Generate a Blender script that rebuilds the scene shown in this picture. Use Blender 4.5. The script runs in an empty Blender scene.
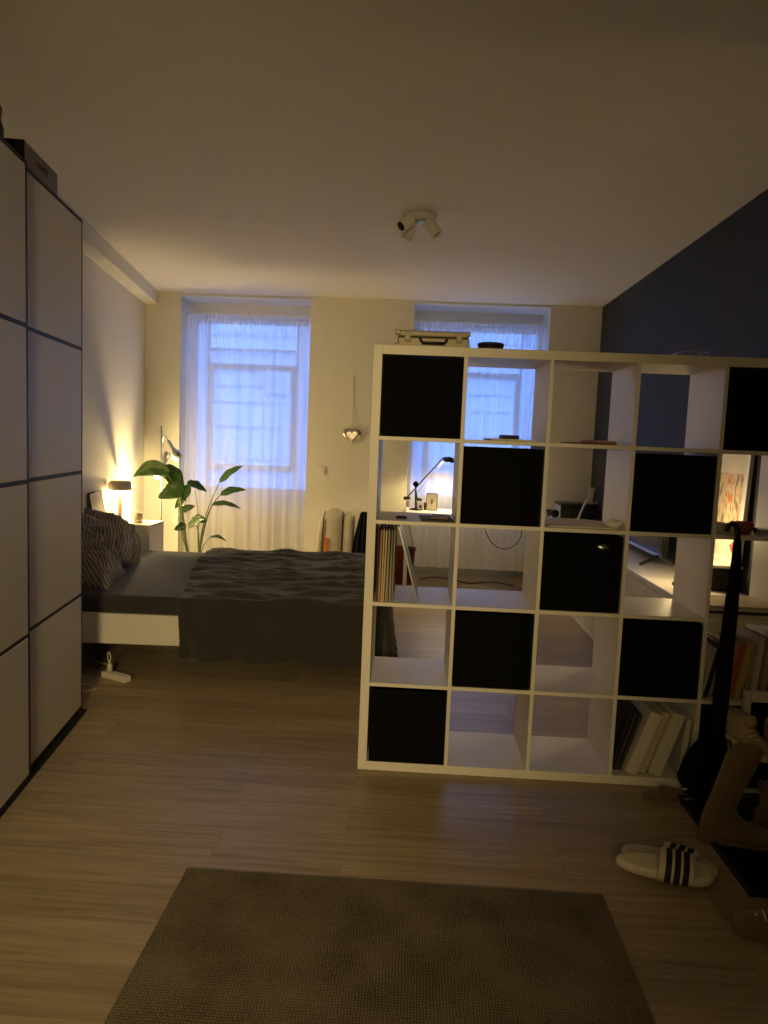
import bpy, bmesh, math, random
from mathutils import Vector, Matrix, noise
PI = math.pi
random.seed(7)
S = bpy.context.scene
COL = S.collection

# ------------------------------------------------------------------ camera
CAM = Vector((0.18798, -3.05643, 1.42419))
YAW, PITCH, ROLL, FPX = -0.03848357, -0.0972819, 0.0408947, 733.587
_f = Vector((math.sin(YAW)*math.cos(PITCH), math.cos(YAW)*math.cos(PITCH), math.sin(PITCH)))
_r = Vector((math.cos(YAW), -math.sin(YAW), 0)); _u = _r.cross(_f)
RIGHT = _r*math.cos(ROLL) + _u*math.sin(ROLL); UP = -_r*math.sin(ROLL) + _u*math.cos(ROLL); FWD = _f
cd = bpy.data.cameras.new('camera'); cam = bpy.data.objects.new('camera', cd); COL.objects.link(cam)
cd.sensor_fit = 'HORIZONTAL'; cd.sensor_width = 36; cd.lens = FPX/768*36; cd.clip_start = 0.05; cd.clip_end = 200
m = Matrix((RIGHT, UP, -FWD)).transposed().to_4x4(); m.translation = CAM; cam.matrix_world = m
S.camera = cam

# ------------------------------------------------------------------ world, exposure, lights
W = bpy.data.worlds.new('dusk'); S.world = W; W.use_nodes = True
bg = W.node_tree.nodes['Background']; bg.inputs[0].default_value = (0.19, 0.37, 1.0, 1); bg.inputs[1].default_value = 1.7
S.view_settings.view_transform = 'Standard'; S.view_settings.look = 'None'
S.view_settings.exposure = 2.3; S.view_settings.gamma = 1; S.view_settings.use_curve_mapping = False
WARM = (1.0, 0.74, 0.32)
def lamp(name, kind, loc, power, col=WARM, size=0.05, target=None, spot=None, blend=0.4):
    d = bpy.data.lights.new(name, kind); d.energy = power; d.color = col
    if kind == 'AREA': d.size = size
    else: d.shadow_soft_size = size
    if spot: d.spot_size = math.radians(spot); d.spot_blend = blend
    o = bpy.data.objects.new(name, d); o.location = loc; COL.objects.link(o)
    if target is not None:
        o.rotation_euler = (Vector(target)-Vector(loc)).to_track_quat('-Z', 'Y').to_euler()
    return o
P_BED, P_FLOOR, P_FLOOR_GLOW, P_DESK, P_SIDE, P_REAR, P_FILL = 1.0, 8.0, 6.5, 7.5, 1.2, 105.0, 2.2
lamp('rear_fill_spot', 'SPOT', (0.1, -5.3, 1.9), P_REAR, size=0.25, target=(-1.1, -0.3, .8), spot=58, blend=1.0)  # unseen spot added to brighten wardrobe, floor and shelf front, fading to the right
lamp('rear_fill_point', 'POINT', (-0.4, -4.7, 2.2), P_FILL, size=0.15)  # added fill point behind the camera, no fixture belongs to it

# ------------------------------------------------------------------ helpers
def P(u, v, y):
    """point at depth y seen at photo pixel (u, v)"""
    d = RIGHT*((u-384)/FPX) - UP*((v-512)/FPX) + FWD
    return CAM + d*((y-CAM.y)/d.y)
def Pz(u, v, z):
    d = RIGHT*((u-384)/FPX) - UP*((v-512)/FPX) + FWD
    return CAM + d*((z-CAM.z)/d.z)

def mat(name, col, rough=0.6, metal=0.0, spec=0.4, bump=0.0, bscale=60, noise_amt=0.0, nscale=8, sheen=0, emit=None, estr=0, trans=0, alpha=1):
    M = bpy.data.materials.new(name); M.use_nodes = True; nt = M.node_tree; b = nt.nodes['Principled BSDF']
    b.inputs['Base Color'].default_value = (*col, 1); b.inputs['Roughness'].default_value = rough
    b.inputs['Metallic'].default_value = metal; b.inputs['Specular IOR Level'].default_value = spec
    if sheen: b.inputs['Sheen Weight'].default_value = sheen
    if trans: b.inputs['Transmission Weight'].default_value = trans
    if alpha < 1: b.inputs['Alpha'].default_value = alpha
    if emit: b.inputs['Emission Color'].default_value = (*emit, 1); b.inputs['Emission Strength'].default_value = estr
    tc = nt.nodes.new('ShaderNodeTexCoord')
    n = nt.nodes.new('ShaderNodeTexNoise'); n.inputs['Scale'].default_value = nscale; n.inputs['Detail'].default_value = 4
    nt.links.new(tc.outputs['Object'], n.inputs['Vector'])
    amt = noise_amt if noise_amt else 0.04
    r = nt.nodes.new('ShaderNodeMapRange'); r.inputs[3].default_value = 1-amt; r.inputs[4].default_value = 1+amt
    nt.links.new(n.outputs['Fac'], r.inputs[0])
    mx = nt.nodes.new('ShaderNodeVectorMath'); mx.operation = 'SCALE'; mx.inputs[0].default_value = col
    nt.links.new(r.outputs[0], mx.inputs['Scale']); nt.links.new(mx.outputs[0], b.inputs['Base Color'])
    if bump:
        n2 = nt.nodes.new('ShaderNodeTexNoise'); n2.inputs['Scale'].default_value = bscale; n2.inputs['Detail'].default_value = 3
        nt.links.new(tc.outputs['Object'], n2.inputs['Vector'])
        bp = nt.nodes.new('ShaderNodeBump'); bp.inputs['Strength'].default_value = bump; bp.inputs['Distance'].default_value = 0.01
        nt.links.new(n2.outputs['Fac'], bp.inputs['Height']); nt.links.new(bp.outputs[0], b.inputs['Normal'])
    return M

def nodes(M): return M.node_tree, M.node_tree.nodes['Principled BSDF']

def floor_mat():
    M = bpy.data.materials.new('oak_planks'); M.use_nodes = True; nt, b = nodes(M); N = nt.nodes.new; L = nt.links.new
    tc = N('ShaderNodeTexCoord')
    br = N('ShaderNodeTexBrick'); br.offset = 0.37; br.inputs['Scale'].default_value = 1
    br.inputs['Brick Width'].default_value = 1.2; br.inputs['Row Height'].default_value = 0.18
    br.inputs['Mortar Size'].default_value = 0.0012; br.inputs['Bias'].default_value = 0; br.inputs['Mortar Smooth'].default_value = 0.3
    br.inputs['Color1'].default_value = (0.0, 0.0, 0.0, 1); br.inputs['Color2'].default_value = (1, 1, 1, 1); br.inputs['Mortar'].default_value = (0.5, 0.5, 0.5, 1)
    L(tc.outputs['Object'], br.inputs['Vector'])
    mp = N('ShaderNodeMapping'); mp.inputs['Scale'].default_value = (0.9, 20, 1); L(tc.outputs['Object'], mp.inputs['Vector'])
    add = N('ShaderNodeVectorMath'); add.operation = 'ADD'; L(mp.outputs[0], add.inputs[0])
    sc = N('ShaderNodeVectorMath'); sc.operation = 'SCALE'; sc.inputs['Scale'].default_value = 9; L(br.outputs['Color'], sc.inputs[0]); L(sc.outputs[0], add.inputs[1])
    n = N('ShaderNodeTexNoise'); n.inputs['Scale'].default_value = 2.2; n.inputs['Detail'].default_value = 9; n.inputs['Roughness'].default_value = 0.62; n.inputs['Distortion'].default_value = 0.6
    L(add.outputs[0], n.inputs['Vector'])
    cr = N('ShaderNodeValToRGB'); e = cr.color_ramp.elements
    e[0].position = 0.32; e[0].color = (0.25, 0.185, 0.118, 1); e[1].position = 0.68; e[1].color = (0.42, 0.335, 0.228, 1)
    x = e.new(0.5); x.color = (0.35, 0.27, 0.178, 1)
    L(n.outputs['Fac'], cr.inputs[0])
    mr = N('ShaderNodeMapRange'); mr.inputs[3].default_value = 0.86; mr.inputs[4].default_value = 1.1; L(br.outputs['Color'], mr.inputs[0])
    mu = N('ShaderNodeVectorMath'); mu.operation = 'SCALE'; L(cr.outputs[0], mu.inputs[0]); L(mr.outputs[0], mu.inputs['Scale'])
    mx = N('ShaderNodeMix'); mx.data_type = 'RGBA'; L(br.outputs['Fac'], mx.inputs[0]); L(mu.outputs[0], mx.inputs[6]); mx.inputs[7].default_value = (0.20, 0.15, 0.10, 1)
    L(mx.outputs[2], b.inputs['Base Color'])
    b.inputs['Roughness'].default_value = 0.38; b.inputs['Specular IOR Level'].default_value = 0.45
    bp = N('ShaderNodeBump'); bp.inputs['Strength'].default_value = 0.12; bp.inputs['Distance'].default_value = 0.004; L(n.outputs['Fac'], bp.inputs['Height']); L(bp.outputs[0], b.inputs['Normal'])
    return M

def rug_mat():
    M = bpy.data.materials.new('woven_rug'); M.use_nodes = True; nt, b = nodes(M); N = nt.nodes.new; L = nt.links.new
    tc = N('ShaderNodeTexCoord')
    w = N('ShaderNodeTexWave'); w.bands_direction = 'Y'; w.inputs['Scale'].default_value = 34; w.inputs['Distortion'].default_value = 5; w.inputs['Detail'].default_value = 3; w.inputs['Detail Scale'].default_value = 3
    w2 = N('ShaderNodeTexWave'); w2.bands_direction = 'X'; w2.inputs['Scale'].default_value = 38; w2.inputs['Distortion'].default_value = 5.0; w2.inputs['Detail'].default_value = 2
    n = N('ShaderNodeTexNoise'); n.inputs['Scale'].default_value = 5; n.inputs['Detail'].default_value = 6
    for q in (w, w2, n): L(tc.outputs['Object'], q.inputs['Vector'])
    a = N('ShaderNodeMath'); a.operation = 'MULTIPLY'; L(w.outputs['Fac'], a.inputs[0]); L(w2.outputs['Fac'], a.inputs[1])
    c = N('ShaderNodeMath'); c.operation = 'MULTIPLY_ADD'; L(a.outputs[0], c.inputs[0]); c.inputs[1].default_value = 0.7; L(n.outputs['Fac'], c.inputs[2])
    cr = N('ShaderNodeValToRGB'); e = cr.color_ramp.elements; e[0].position = 0.3; e[0].color = (0.070, 0.054, 0.040, 1); e[1].position = 1.0; e[1].color = (0.25, 0.205, 0.155, 1)
    L(c.outputs[0], cr.inputs[0]); L(cr.outputs[0], b.inputs['Base Color']); b.inputs['Roughness'].default_value = 0.95; b.inputs['Specular IOR Level'].default_value = 0.1
    bp = N('ShaderNodeBump'); bp.inputs['Strength'].default_value = 0.7; bp.inputs['Distance'].default_value = 0.006; L(a.outputs[0], bp.inputs['Height']); L(bp.outputs[0], b.inputs['Normal'])
    return M

def sheer_mat():
    M = bpy.data.materials.new('sheer_curtain'); M.use_nodes = True; nt = M.node_tree; nt.nodes.clear(); N = nt.nodes.new; L = nt.links.new
    o = N('ShaderNodeOutputMaterial'); d = N('ShaderNodeBsdfDiffuse'); t = N('ShaderNodeBsdfTranslucent'); tr = N('ShaderNodeBsdfTransparent')
    d.inputs[0].default_value = (0.86, 0.84, 0.80, 1); t.inputs[0].default_value = (0.88, 0.88, 0.90, 1); tr.inputs[0].default_value = (0.98, 0.98, 0.98, 1)
    a = N('ShaderNodeMixShader'); a.inputs[0].default_value = 0.66; L(d.outputs[0], a.inputs[1]); L(t.outputs[0], a.inputs[2])
    tc = N('ShaderNodeTexCoord'); n = N('ShaderNodeTexNoise'); n.inputs['Scale'].default_value = 3
    mp = N('ShaderNodeMapping'); mp.inputs['Scale'].default_value = (9, 9, 0.3); L(tc.outputs['Object'], mp.inputs[0]); L(mp.outputs[0], n.inputs['Vector'])
    mr = N('ShaderNodeMapRange'); mr.inputs[1].default_value = .3; mr.inputs[2].default_value = .7; mr.inputs[3].default_value = 0.66; mr.inputs[4].default_value = 0.82; L(n.outputs['Fac'], mr.inputs[0])
    b = N('ShaderNodeMixShader'); L(mr.outputs[0], b.inputs[0]); L(tr.outputs[0], b.inputs[1]); L(a.outputs[0], b.inputs[2]); L(b.outputs[0], o.inputs[0])
    return M

def infill_mat():  # translucent stand-in for solid frame, lets sky light through
    M = bpy.data.materials.new('light_spreading_infill'); M.use_nodes = True; nt = M.node_tree; nt.nodes.clear(); N = nt.nodes.new; L = nt.links.new
    o = N('ShaderNodeOutputMaterial'); t = N('ShaderNodeBsdfTranslucent'); t.inputs[0].default_value = (.9, .92, .95, 1); r_ = N('ShaderNodeBsdfTransparent'); r_.inputs[0].default_value = (.8, .85, .9, 1)
    x = N('ShaderNodeMixShader'); x.inputs[0].default_value = .35; L(t.outputs[0], x.inputs[1]); L(r_.outputs[0], x.inputs[2]); L(x.outputs[0], o.inputs[0])
    return M

def glass_mat(name, tint=(0.9, 0.95, 0.96)):
    M = bpy.data.materials.new(name); M.use_nodes = True; nt = M.node_tree; nt.nodes.clear(); N = nt.nodes.new; L = nt.links.new
    o = N('ShaderNodeOutputMaterial'); t = N('ShaderNodeBsdfTransparent'); t.inputs[0].default_value = (*tint, 1); g = N('ShaderNodeBsdfGlossy'); g.inputs['Roughness'].default_value = 0.03
    f = N('ShaderNodeFresnel'); f.inputs[0].default_value = 1.45; x = N('ShaderNodeMixShader'); L(f.outputs[0], x.inputs[0]); L(t.outputs[0], x.inputs[1]); L(g.outputs[0], x.inputs[2]); L(x.outputs[0], o.inputs[0])
    return M

def stripe_fabric():
    M = bpy.data.materials.new('patterned_bedding'); M.use_nodes = True; nt, b = nodes(M); N = nt.nodes.new; L = nt.links.new
    tc = N('ShaderNodeTexCoord'); w = N('ShaderNodeTexWave'); w.bands_direction = 'DIAGONAL'; w.wave_profile = 'TRI'; w.inputs['Scale'].default_value = 17; w.inputs['Distortion'].default_value = 5; w.inputs['Detail Scale'].default_value = .8
    L(tc.outputs['Object'], w.inputs['Vector'])
    cr = N('ShaderNodeValToRGB'); e = cr.color_ramp.elements; e[0].position = 0.5; e[0].color = (0.17, 0.155, 0.155, 1); e[1].position = 0.8; e[1].color = (0.42, 0.39, 0.35, 1)
    L(w.outputs['Fac'], cr.inputs[0]); L(cr.outputs[0], b.inputs['Base Color']); b.inputs['Roughness'].default_value = 0.9
    return M

def print_mat():
    M = bpy.data.materials.new('abstract_print'); M.use_nodes = True; nt, b = nodes(M); N = nt.nodes.new; L = nt.links.new
    tc = N('ShaderNodeTexCoord'); n = N('ShaderNodeTexNoise'); n.inputs['Scale'].default_value = 14; n.inputs['Detail'].default_value = 5; n.inputs['Distortion'].default_value = 1.5
    mp = N('ShaderNodeMapping'); mp.inputs['Scale'].default_value = (1, 1.4, 0.45); L(tc.outputs['Object'], mp.inputs[0]); L(mp.outputs[0], n.inputs['Vector'])
    cr = N('ShaderNodeValToRGB'); e = cr.color_ramp.elements; e[0].position = 0.36; e[0].color = (0.13, 0.11, 0.06, 1); e[1].position = 0.66; e[1].color = (0.55, 0.09, 0.02, 1)
    for p_, c_ in ((0.43, (0.36, 0.30, 0.18)), (0.53, (0.60, 0.50, 0.34)), (0.58, (0.50, 0.20, 0.06))): q = e.new(p_); q.color = (*c_, 1)
    L(n.outputs['Fac'], cr.inputs[0]); L(cr.outputs[0], b.inputs['Base Color']); b.inputs['Roughness'].default_value = 0.5
    return M

K = dict(
    infill=infill_mat(),
    wall=mat('wall_paint', (0.73, 0.70, 0.62), 0.85, bump=0.06, bscale=180, spec=0.2),
    ceil=mat('ceiling_paint', (0.76, 0.72, 0.64), 0.9, bump=0.04, bscale=120, spec=0.2),
    blue=mat('dark_blue_paint', (0.029, 0.033, 0.040), 0.7, bump=0.05, bscale=160, spec=0.25),
    floor=floor_mat(), rug=rug_mat(), sheer=sheer_mat(), glass=glass_mat('window_glass'), clear=glass_mat('clear_glass', (0.95, 0.95, 0.93)),
    bedding=stripe_fabric(), art=print_mat(),
    white=mat('white_lacquer', (0.74, 0.71, 0.66), 0.35, spec=0.4),
    shelf=mat('white_shelf_laminate', (0.76, 0.72, 0.66), 0.42, spec=0.35),
    door=mat('matt_wardrobe_panel', (0.60, 0.57, 0.51), 0.45, spec=0.3),
    trim=mat('dark_aluminium', (0.013, 0.013, 0.016), 0.5, spec=0.2),
    black=mat('black_fabric', (0.0045, 0.0045, 0.005), 0.95, spec=0.1, bump=0.2, bscale=400),
    blackp=mat('black_plastic', (0.012, 0.012, 0.014), 0.4),
    blackm=mat('black_metal', (0.018, 0.018, 0.02), 0.35, metal=0.3),
    steel=mat('brushed_steel', (0.5, 0.5, 0.5), 0.3, metal=1.0),
    alu=mat('aluminium', (0.30, 0.26, 0.21), 0.5, metal=0.4, bump=0.1, bscale=80),
    sheet=mat('dark_sheet', (0.036, 0.033, 0.036), 0.9, sheen=0.08, bump=0.15, bscale=30),
    blanket=mat('dark_blanket', (0.036, 0.032, 0.030), 0.95, sheen=0.2, bump=0.5, bscale=160, noise_amt=0.2),
    leaf=mat('leaf_green', (0.045, 0.10, 0.022), 0.3, noise_amt=0.25, nscale=5),
    stem=mat('plant_stem', (0.13, 0.17, 0.05), 0.5),
    soil=mat('soil', (0.03, 0.02, 0.012), 1, bump=1, bscale=60),
    pot=mat('light_ceramic', (0.55, 0.52, 0.47), 0.5),
    canvas=mat('cream_canvas', (0.62, 0.55, 0.44), 0.8, bump=0.2, bscale=90, noise_amt=0.12, nscale=12),
    red=mat('red_brown_plastic', (0.16, 0.028, 0.018), 0.5, noise_amt=0.2),
    orange=mat('orange_label', (0.8, 0.16, 0.03), 0.5),
    paper=mat('paper', (0.62, 0.58, 0.50), 0.7, noise_amt=0.08),
    tan=mat('tan_suede', (0.15, 0.095, 0.055), 0.95, sheen=0.3, bump=0.15, bscale=120, noise_amt=0.12),
    cream=mat('cream_rubber', (0.60, 0.53, 0.43), 0.6),
    navy=mat('navy_band', (0.012, 0.010, 0.022), 0.7),
    mirror=mat('polished_silver', (0.50, 0.46, 0.42), 0.28, metal=1.0, bump=0.3, bscale=40),
    amber=mat('amber_glass', (0.32, 0.08, 0.02), 0.15, trans=0.3),
    green=mat('green_glaze', (0.02, 0.10, 0.035), 0.25),
    screen=mat('tv_screen', (0.010, 0.012, 0.016), 0.12, spec=0.6),
    wood=mat('bin_wood', (0.22, 0.12, 0.06), 0.6),
    facade=mat('pale_render', (0.60, 0.60, 0.60), 0.9, noise_amt=0.05, nscale=2),
    facade2=mat('render_joint', (0.34, 0.34, 0.35), 0.9),
    asphalt=mat('street_asphalt', (0.08, 0.08, 0.09), 0.9),
    greybase=mat('grey_baseboard', (0.20, 0.20, 0.21), 0.6),
    box=mat('grey_cardboard', (0.19, 0.165, 0.155), 0.7),
    ink=mat('dark_ink', (0.04, 0.035, 0.04), 0.7),
    wax=mat('candle_wax', (0.65, 0.5, 0.32), 0.5),
    brown=mat('brown_board', (0.16, 0.07, 0.035), 0.5),
    opal=mat('opal_glass_lit', (0.9, 0.85, 0.75), 0.3, emit=(1.0, 0.72, 0.36), estr=2.2),
    bulb=mat('bulb_lit', (0.9, 0.9, 0.8), 0.3, emit=(1.0, 0.80, 0.48), estr=22.0),
    cable=mat('white_cable', (0.68, 0.62, 0.54), 0.5),
)

class MB:
    def __init__(s): s.bm = bmesh.new(); s.mats = []; s.cur = 0
    def use(s, m):
        if m not in s.mats: s.mats.append(m)
        s.cur = s.mats.index(m); return s
    def _f(s, vs, smooth=False):
        try: f = s.bm.faces.new(vs); f.material_index = s.cur; f.smooth = smooth; return f
        except ValueError: return None
    def box(s, a, b, M=None):
        c = [Vector((x, y, z)) for x in (a[0], b[0]) for y in (a[1], b[1]) for z in (a[2], b[2])]
        if M is not None: c = [M @ v for v in c]
        v = [s.bm.verts.new(q) for q in c]
        for i in ((0,1,3,2),(4,6,7,5),(0,4,5,1),(2,3,7,6),(0,2,6,4),(1,5,7,3)): s._f([v[k] for k in i])
        return s
    def loft(s, rings, cap=True, smooth=True, close=True):
        R = [[s.bm.verts.new(q) for q in r] for r in rings]; n = len(R[0])
        for a, b in zip(R, R[1:]):
            for i in range(n if close else n-1):
                j = (i+1) % n; s._f([a[i], a[j], b[j], b[i]], smooth)
        if cap: s._f(list(reversed(R[0]))); s._f(R[-1])
        return s
    def tube(s, pts, r, n=8, cap=True):
        pts = [Vector(p) for p in pts]; rings = []; rr = r if isinstance(r, (list, tuple)) else [r]*len(pts)
        prev = None
        for i, p in enumerate(pts):
            t = (pts[min(i+1, len(pts)-1)] - pts[max(i-1, 0)]).normalized()
            if prev is None: nx = t.orthogonal().normalized()
            else:
                nx = (prev - t*prev.dot(t)); nx = nx.normalized() if nx.length > 1e-6 else t.orthogonal().normalized()
            prev = nx; by = t.cross(nx)
            rings.append([p + (nx*math.cos(a)+by*math.sin(a))*rr[i] for a in [2*PI*k/n for k in range(n)]])
        return s.loft(rings, cap)
    def lathe(s, prof, c=(0,0,0), n=28, M=None):
        rings = [[Vector((c[0]+r*math.cos(2*PI*k/n), c[1]+r*math.sin(2*PI*k/n), c[2]+z)) for k in range(n)] for r, z in prof]
        if M is not None: rings = [[M @ v for v in r] for r in rings]
        return s.loft(rings, True)
    def prism(s, outline, z0, z1, M=None, smooth=False):
        rg = [[Vector((x, y, z)) for x, y in outline] for z in (z0, z1)]
        if M is not None: rg = [[M @ v for v in r] for r in rg]
        return s.loft(rg, True, smooth)
    def grid(s, f, nu, nv, smooth=True):
        V = [[s.bm.verts.new(f(i/nu, j/nv)) for j in range(nv+1)] for i in range(nu+1)]
        for i in range(nu):
            for j in range(nv): s._f([V[i][j], V[i+1][j], V[i+1][j+1], V[i][j+1]], smooth)
        return s
    def build(s, name, m=None, parent=None, bevel=0, seg=2, solid=0, sub=0, shade=None):
        if m is not None and not s.mats: s.mats = [m]
        bmesh.ops.recalc_face_normals(s.bm, faces=s.bm.faces) if not solid else None
        me = bpy.data.meshes.new(name); s.bm.to_mesh(me); s.bm.free()
        for q in s.mats: me.materials.append(q)
        o = bpy.data.objects.new(name, me); COL.objects.link(o)
        if parent is not None:
            o.parent = parent; o.matrix_parent_inverse = parent.matrix_world.inverted() if parent.type != 'EMPTY' else Matrix.Translation(-parent.location) if parent.get('world') else Matrix()
        if solid: md = o.modifiers.new('s', 'SOLIDIFY'); md.thickness = solid; md.offset = 0
        if bevel: md = o.modifiers.new('b', 'BEVEL'); md.width = bevel; md.segments = seg; md.limit_method = 'ANGLE'; md.angle_limit = math.radians(40)
        if sub: md = o.modifiers.new('u', 'SUBSURF'); md.levels = sub; md.render_levels = sub
        return o

def tag(o, label, cat, group=None, kind=None):
    o['label'] = label; o['category'] = cat
    if group: o['group'] = group
    if kind: o['kind'] = kind
    return o
def thing(name, label, cat, loc=(0,0,0), rz=0, group=None, world=False):
    """Empty at the base; world=True: children are written in world coordinates"""
    o = bpy.data.objects.new(name, None); COL.objects.link(o); o.location = loc; o.rotation_euler = (0, 0, rz); o.empty_display_size = 0.05
    if world: o['world'] = 1; o.rotation_euler = (0, 0, 0)
    return tag(o, label, cat, group)
def box_obj(name, a, b, m, parent=None, bevel=0.0, M=None): return MB().box(a, b, M).build(name, m, parent, bevel)
def struct(o, label=None):
    o['kind'] = 'structure'
    if label: o['label'] = label
    return o
def dup(o, loc, rz=None, label=None):
    r = o.copy(); COL.objects.link(r); r.location = loc
    if rz is not None: r.rotation_euler = (0, 0, rz)
    if label: r['label'] = label
    for ch in list(o.children):
        c = ch.copy(); COL.objects.link(c); c.parent = r
        for g in list(ch.children):
            d = g.copy(); COL.objects.link(d); d.parent = c
    return r
def T(x, y, z, rz=0, rx=0, ry=0): return Matrix.Translation((x, y, z)) @ Matrix.Rotation(rz, 4, 'Z') @ Matrix.Rotation(ry, 4, 'Y') @ Matrix.Rotation(rx, 4, 'X')
def superell(a, b, p=2.5, n=28): return [(a*abs(math.cos(t))**(2/p)*math.copysign(1, math.cos(t)), b*abs(math.sin(t))**(2/p)*math.copysign(1, math.sin(t))) for t in [2*PI*k/n for k in range(n)]]

# ------------------------------------------------------------------ the room
YB, YR, ZC, XR = 4.42, 4.85, 2.82, 1.975        # back wall, recess depth, ceiling, right wall
LW = lambda y: -2.295 - (y-2.38)*0.1493         # left wall x at y (the wall runs at an angle)
YN = -5.6
WX = ((-2.235, -0.918), (0.12, 1.468))          # the two window recesses
struct(box_obj('floor', (-4, YN-.2, -0.1), (3, YR+.25, 0), K['floor']))
struct(box_obj('ceiling', (-4, YN-.2, ZC), (3, YR+.25, ZC+.15), K['ceil']))
struct(box_obj('wall_right', (XR, YN, 0), (XR+.2, YR+.2, ZC), K['blue']))
b = MB(); ya, yb_ = YN, YR+.2
b.prism([(LW(ya), ya), (LW(yb_), yb_), (LW(yb_)-.3, yb_), (LW(ya)-.3, ya)], 0, ZC); struct(b.build('wall_left', K['wall']))
b = MB()                                          # the back wall: piers, and the thinner wall in the recesses round the windows
for x0, x1 in ((-3.3, WX[0][0]), (WX[0][1], WX[1][0]), (WX[1][1], XR+.1)): b.box((x0, YB, 0), (x1, YR+.2, ZC))
for x0, x1 in WX:
    b.box((x0, YR, 0), (x1, YR+.2, 0.80)); b.box((x0, YR, 2.715), (x1, YR+.2, ZC))
struct(b.build('wall_back', K['wall']))
struct(box_obj('wall_near', (-4, YN-.2, 0), (3, YN, ZC), K['wall']))
b = MB(); b.prism([(LW(-2), -2), (LW(YB), YB), (LW(YB)+.135, YB), (LW(-2)+.135, -2)], 2.695, ZC-.001); struct(b.build('trim_1', K['wall']), 'boxed-in beam running along the top of the left wall')
for i, (x0, x1) in enumerate(WX):
    struct(box_obj('trim_%d' % (i+2), (x0, YB+.001, 2.797), (x1, YR, ZC-.001), K['wall']), 'flat soffit of the window recess')
    struct(box_obj('baseboard_back' if i == 0 else 'baseboard_back_right', (x0, YR-.015, 0), (x1, YR, .075), K['greybase'], bevel=.003))
for i, (x0, x1) in enumerate(((LW(YB), WX[0][0]), (WX[0][1], WX[1][0]), (WX[1][1], XR))):
    struct(box_obj('baseboard_pier', (x0+.001, YB-.013, 0), (x1, YB, .07), K['white'], bevel=.003))
b = MB(); b.prism([(LW(1.2), 1.2), (LW(YB), YB), (LW(YB)+.013, YB), (LW(1.2)+.013, 1.2)], 0, .07); struct(b.build('baseboard_left', K['white']))
# windows: fixed frame, transom light above, casement below
for i, (x0, x1) in enumerate(WX):
    F = MB(); fy0, fy1 = YR+.02, YR+.09
    px0, px1 = x0+.17, x1-.20
    for a_, b_ in (((x0, fy0, .8), (x0+.04, fy1, 2.715)), ((x1-.04, fy0, .8), (x1, fy1, 2.715)), ((x0+.04, fy0, .8), (x1-.04, fy1, .85)), ((x0+.04, fy0, 2.665), (x1-.04, fy1, 2.715)),
                   ((px0-.012, fy0, .85), (px0, fy1, 2.665)), ((px1, fy0, .85), (px1+.012, fy1, 2.665)), ((px0, fy0, 1.04), (px1, fy1, 1.055)), ((px0, fy0, 2.165), (px1, fy1, 2.18)), ((px0, fy0, 2.325), (px1, fy1, 2.34)), ((px0, fy0, 2.625), (px1, fy1, 2.64))): F.box(a_, b_)
    w = struct(F.build('window_%d' % (i+1), K['white'], bevel=.003))
    g = MB()
    for a_, b_ in (((x0+.04, .85), (px0-.012, 2.665)), ((px1+.012, .85), (x1-.04, 2.665)), ((px0, .85), (px1, 1.04)), ((px0, 2.18), (px1, 2.325)), ((px0, 2.64), (px1, 2.665))): g.box((a_[0], fy0+.03, a_[1]), (b_[0], fy0+.034, b_[1]))
    g.build('added_infill', K['infill'], w)  # added where the frame is, so blue glows evenly behind the curtain
    c = MB()
    for a_, b_ in (((px0, fy0-.02, 1.055), (px0+.045, fy1-.02, 2.165)), ((px1-.045, fy0-.02, 1.055), (px1, fy1-.02, 2.165)), ((px0+.045, fy0-.02, 1.055), (px1-.045, fy1-.02, 1.10)), ((px0+.045, fy0-.02, 2.12), (px1-.045, fy1-.02, 2.165))): c.box(a_, b_)
    c.build('casement', K['white'], w, bevel=.004)
    MB().box((px0+.045, fy0+.02, 1.1), (px1-.045, fy0+.026, 2.12)).box((px0, fy0+.03, 2.34), (px1, fy0+.036, 2.625)).build('pane', K['glass'], w)
    MB().box((x0+.002, YR-.12, .785), (x1-.002, YR+.02, .805)).build('sill', K['white'], w, bevel=.004)
    MB().box((px0+.012, fy0-.05, 1.55), (px0+.032, fy0-.02, 1.62)).box((px0+.012, fy0-.06, 1.50), (px0+.030, fy0-.045, 1.60)).build('window_handle', K['steel'], w, bevel=.003)
# across the street
fac = MB().use(K['facade']).box((-16, 12, -1), (12, 12.4, 3.05)).box((-16, 12.25, 3.05), (12, 12.6, 9)); fac.use(K['facade2'])
for z in (0.9, 1.55, 2.05, 2.38, 3.4, 3.7): fac.box((-16, 11.99, z), (12, 12.01, z+.045))
fac.box((-16, 11.9, 2.75), (12, 12.0, 3.05))
t = tag(fac.build('building_front'), 'pale rendered building front with horizontal joints across the street', 'building')
sg = thing('street_sign', 'white notice with faint red disc and text lines outside the left window', 'sign', (-2.68, 11.9, 2.3), world=True)
box_obj('board', (-2.95, 11.86, 2.28), (-2.40, 11.88, 3.02), K['paper'], sg, .004)
MB().lathe([(0.16, 0), (0.16, .012)], M=T(-2.62, 11.858, 2.86, rx=PI/2)).build('red_disc', mat('faded_red', (.55, .25, .27), .6), sg)
b = MB()
for k in range(7): b.box((-2.92, 11.853, 2.62-.045*k), (-2.92+[.48, .42, .5, .3, .46, .4, .22][k], 11.859, 2.635-.045*k))
b.build('text_lines', K['facade2'], sg)
struct(box_obj('ground_outside', (-20, YR+.25, -1.1), (16, 14, -1.0), K['asphalt']), 'street surface outside')

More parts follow.
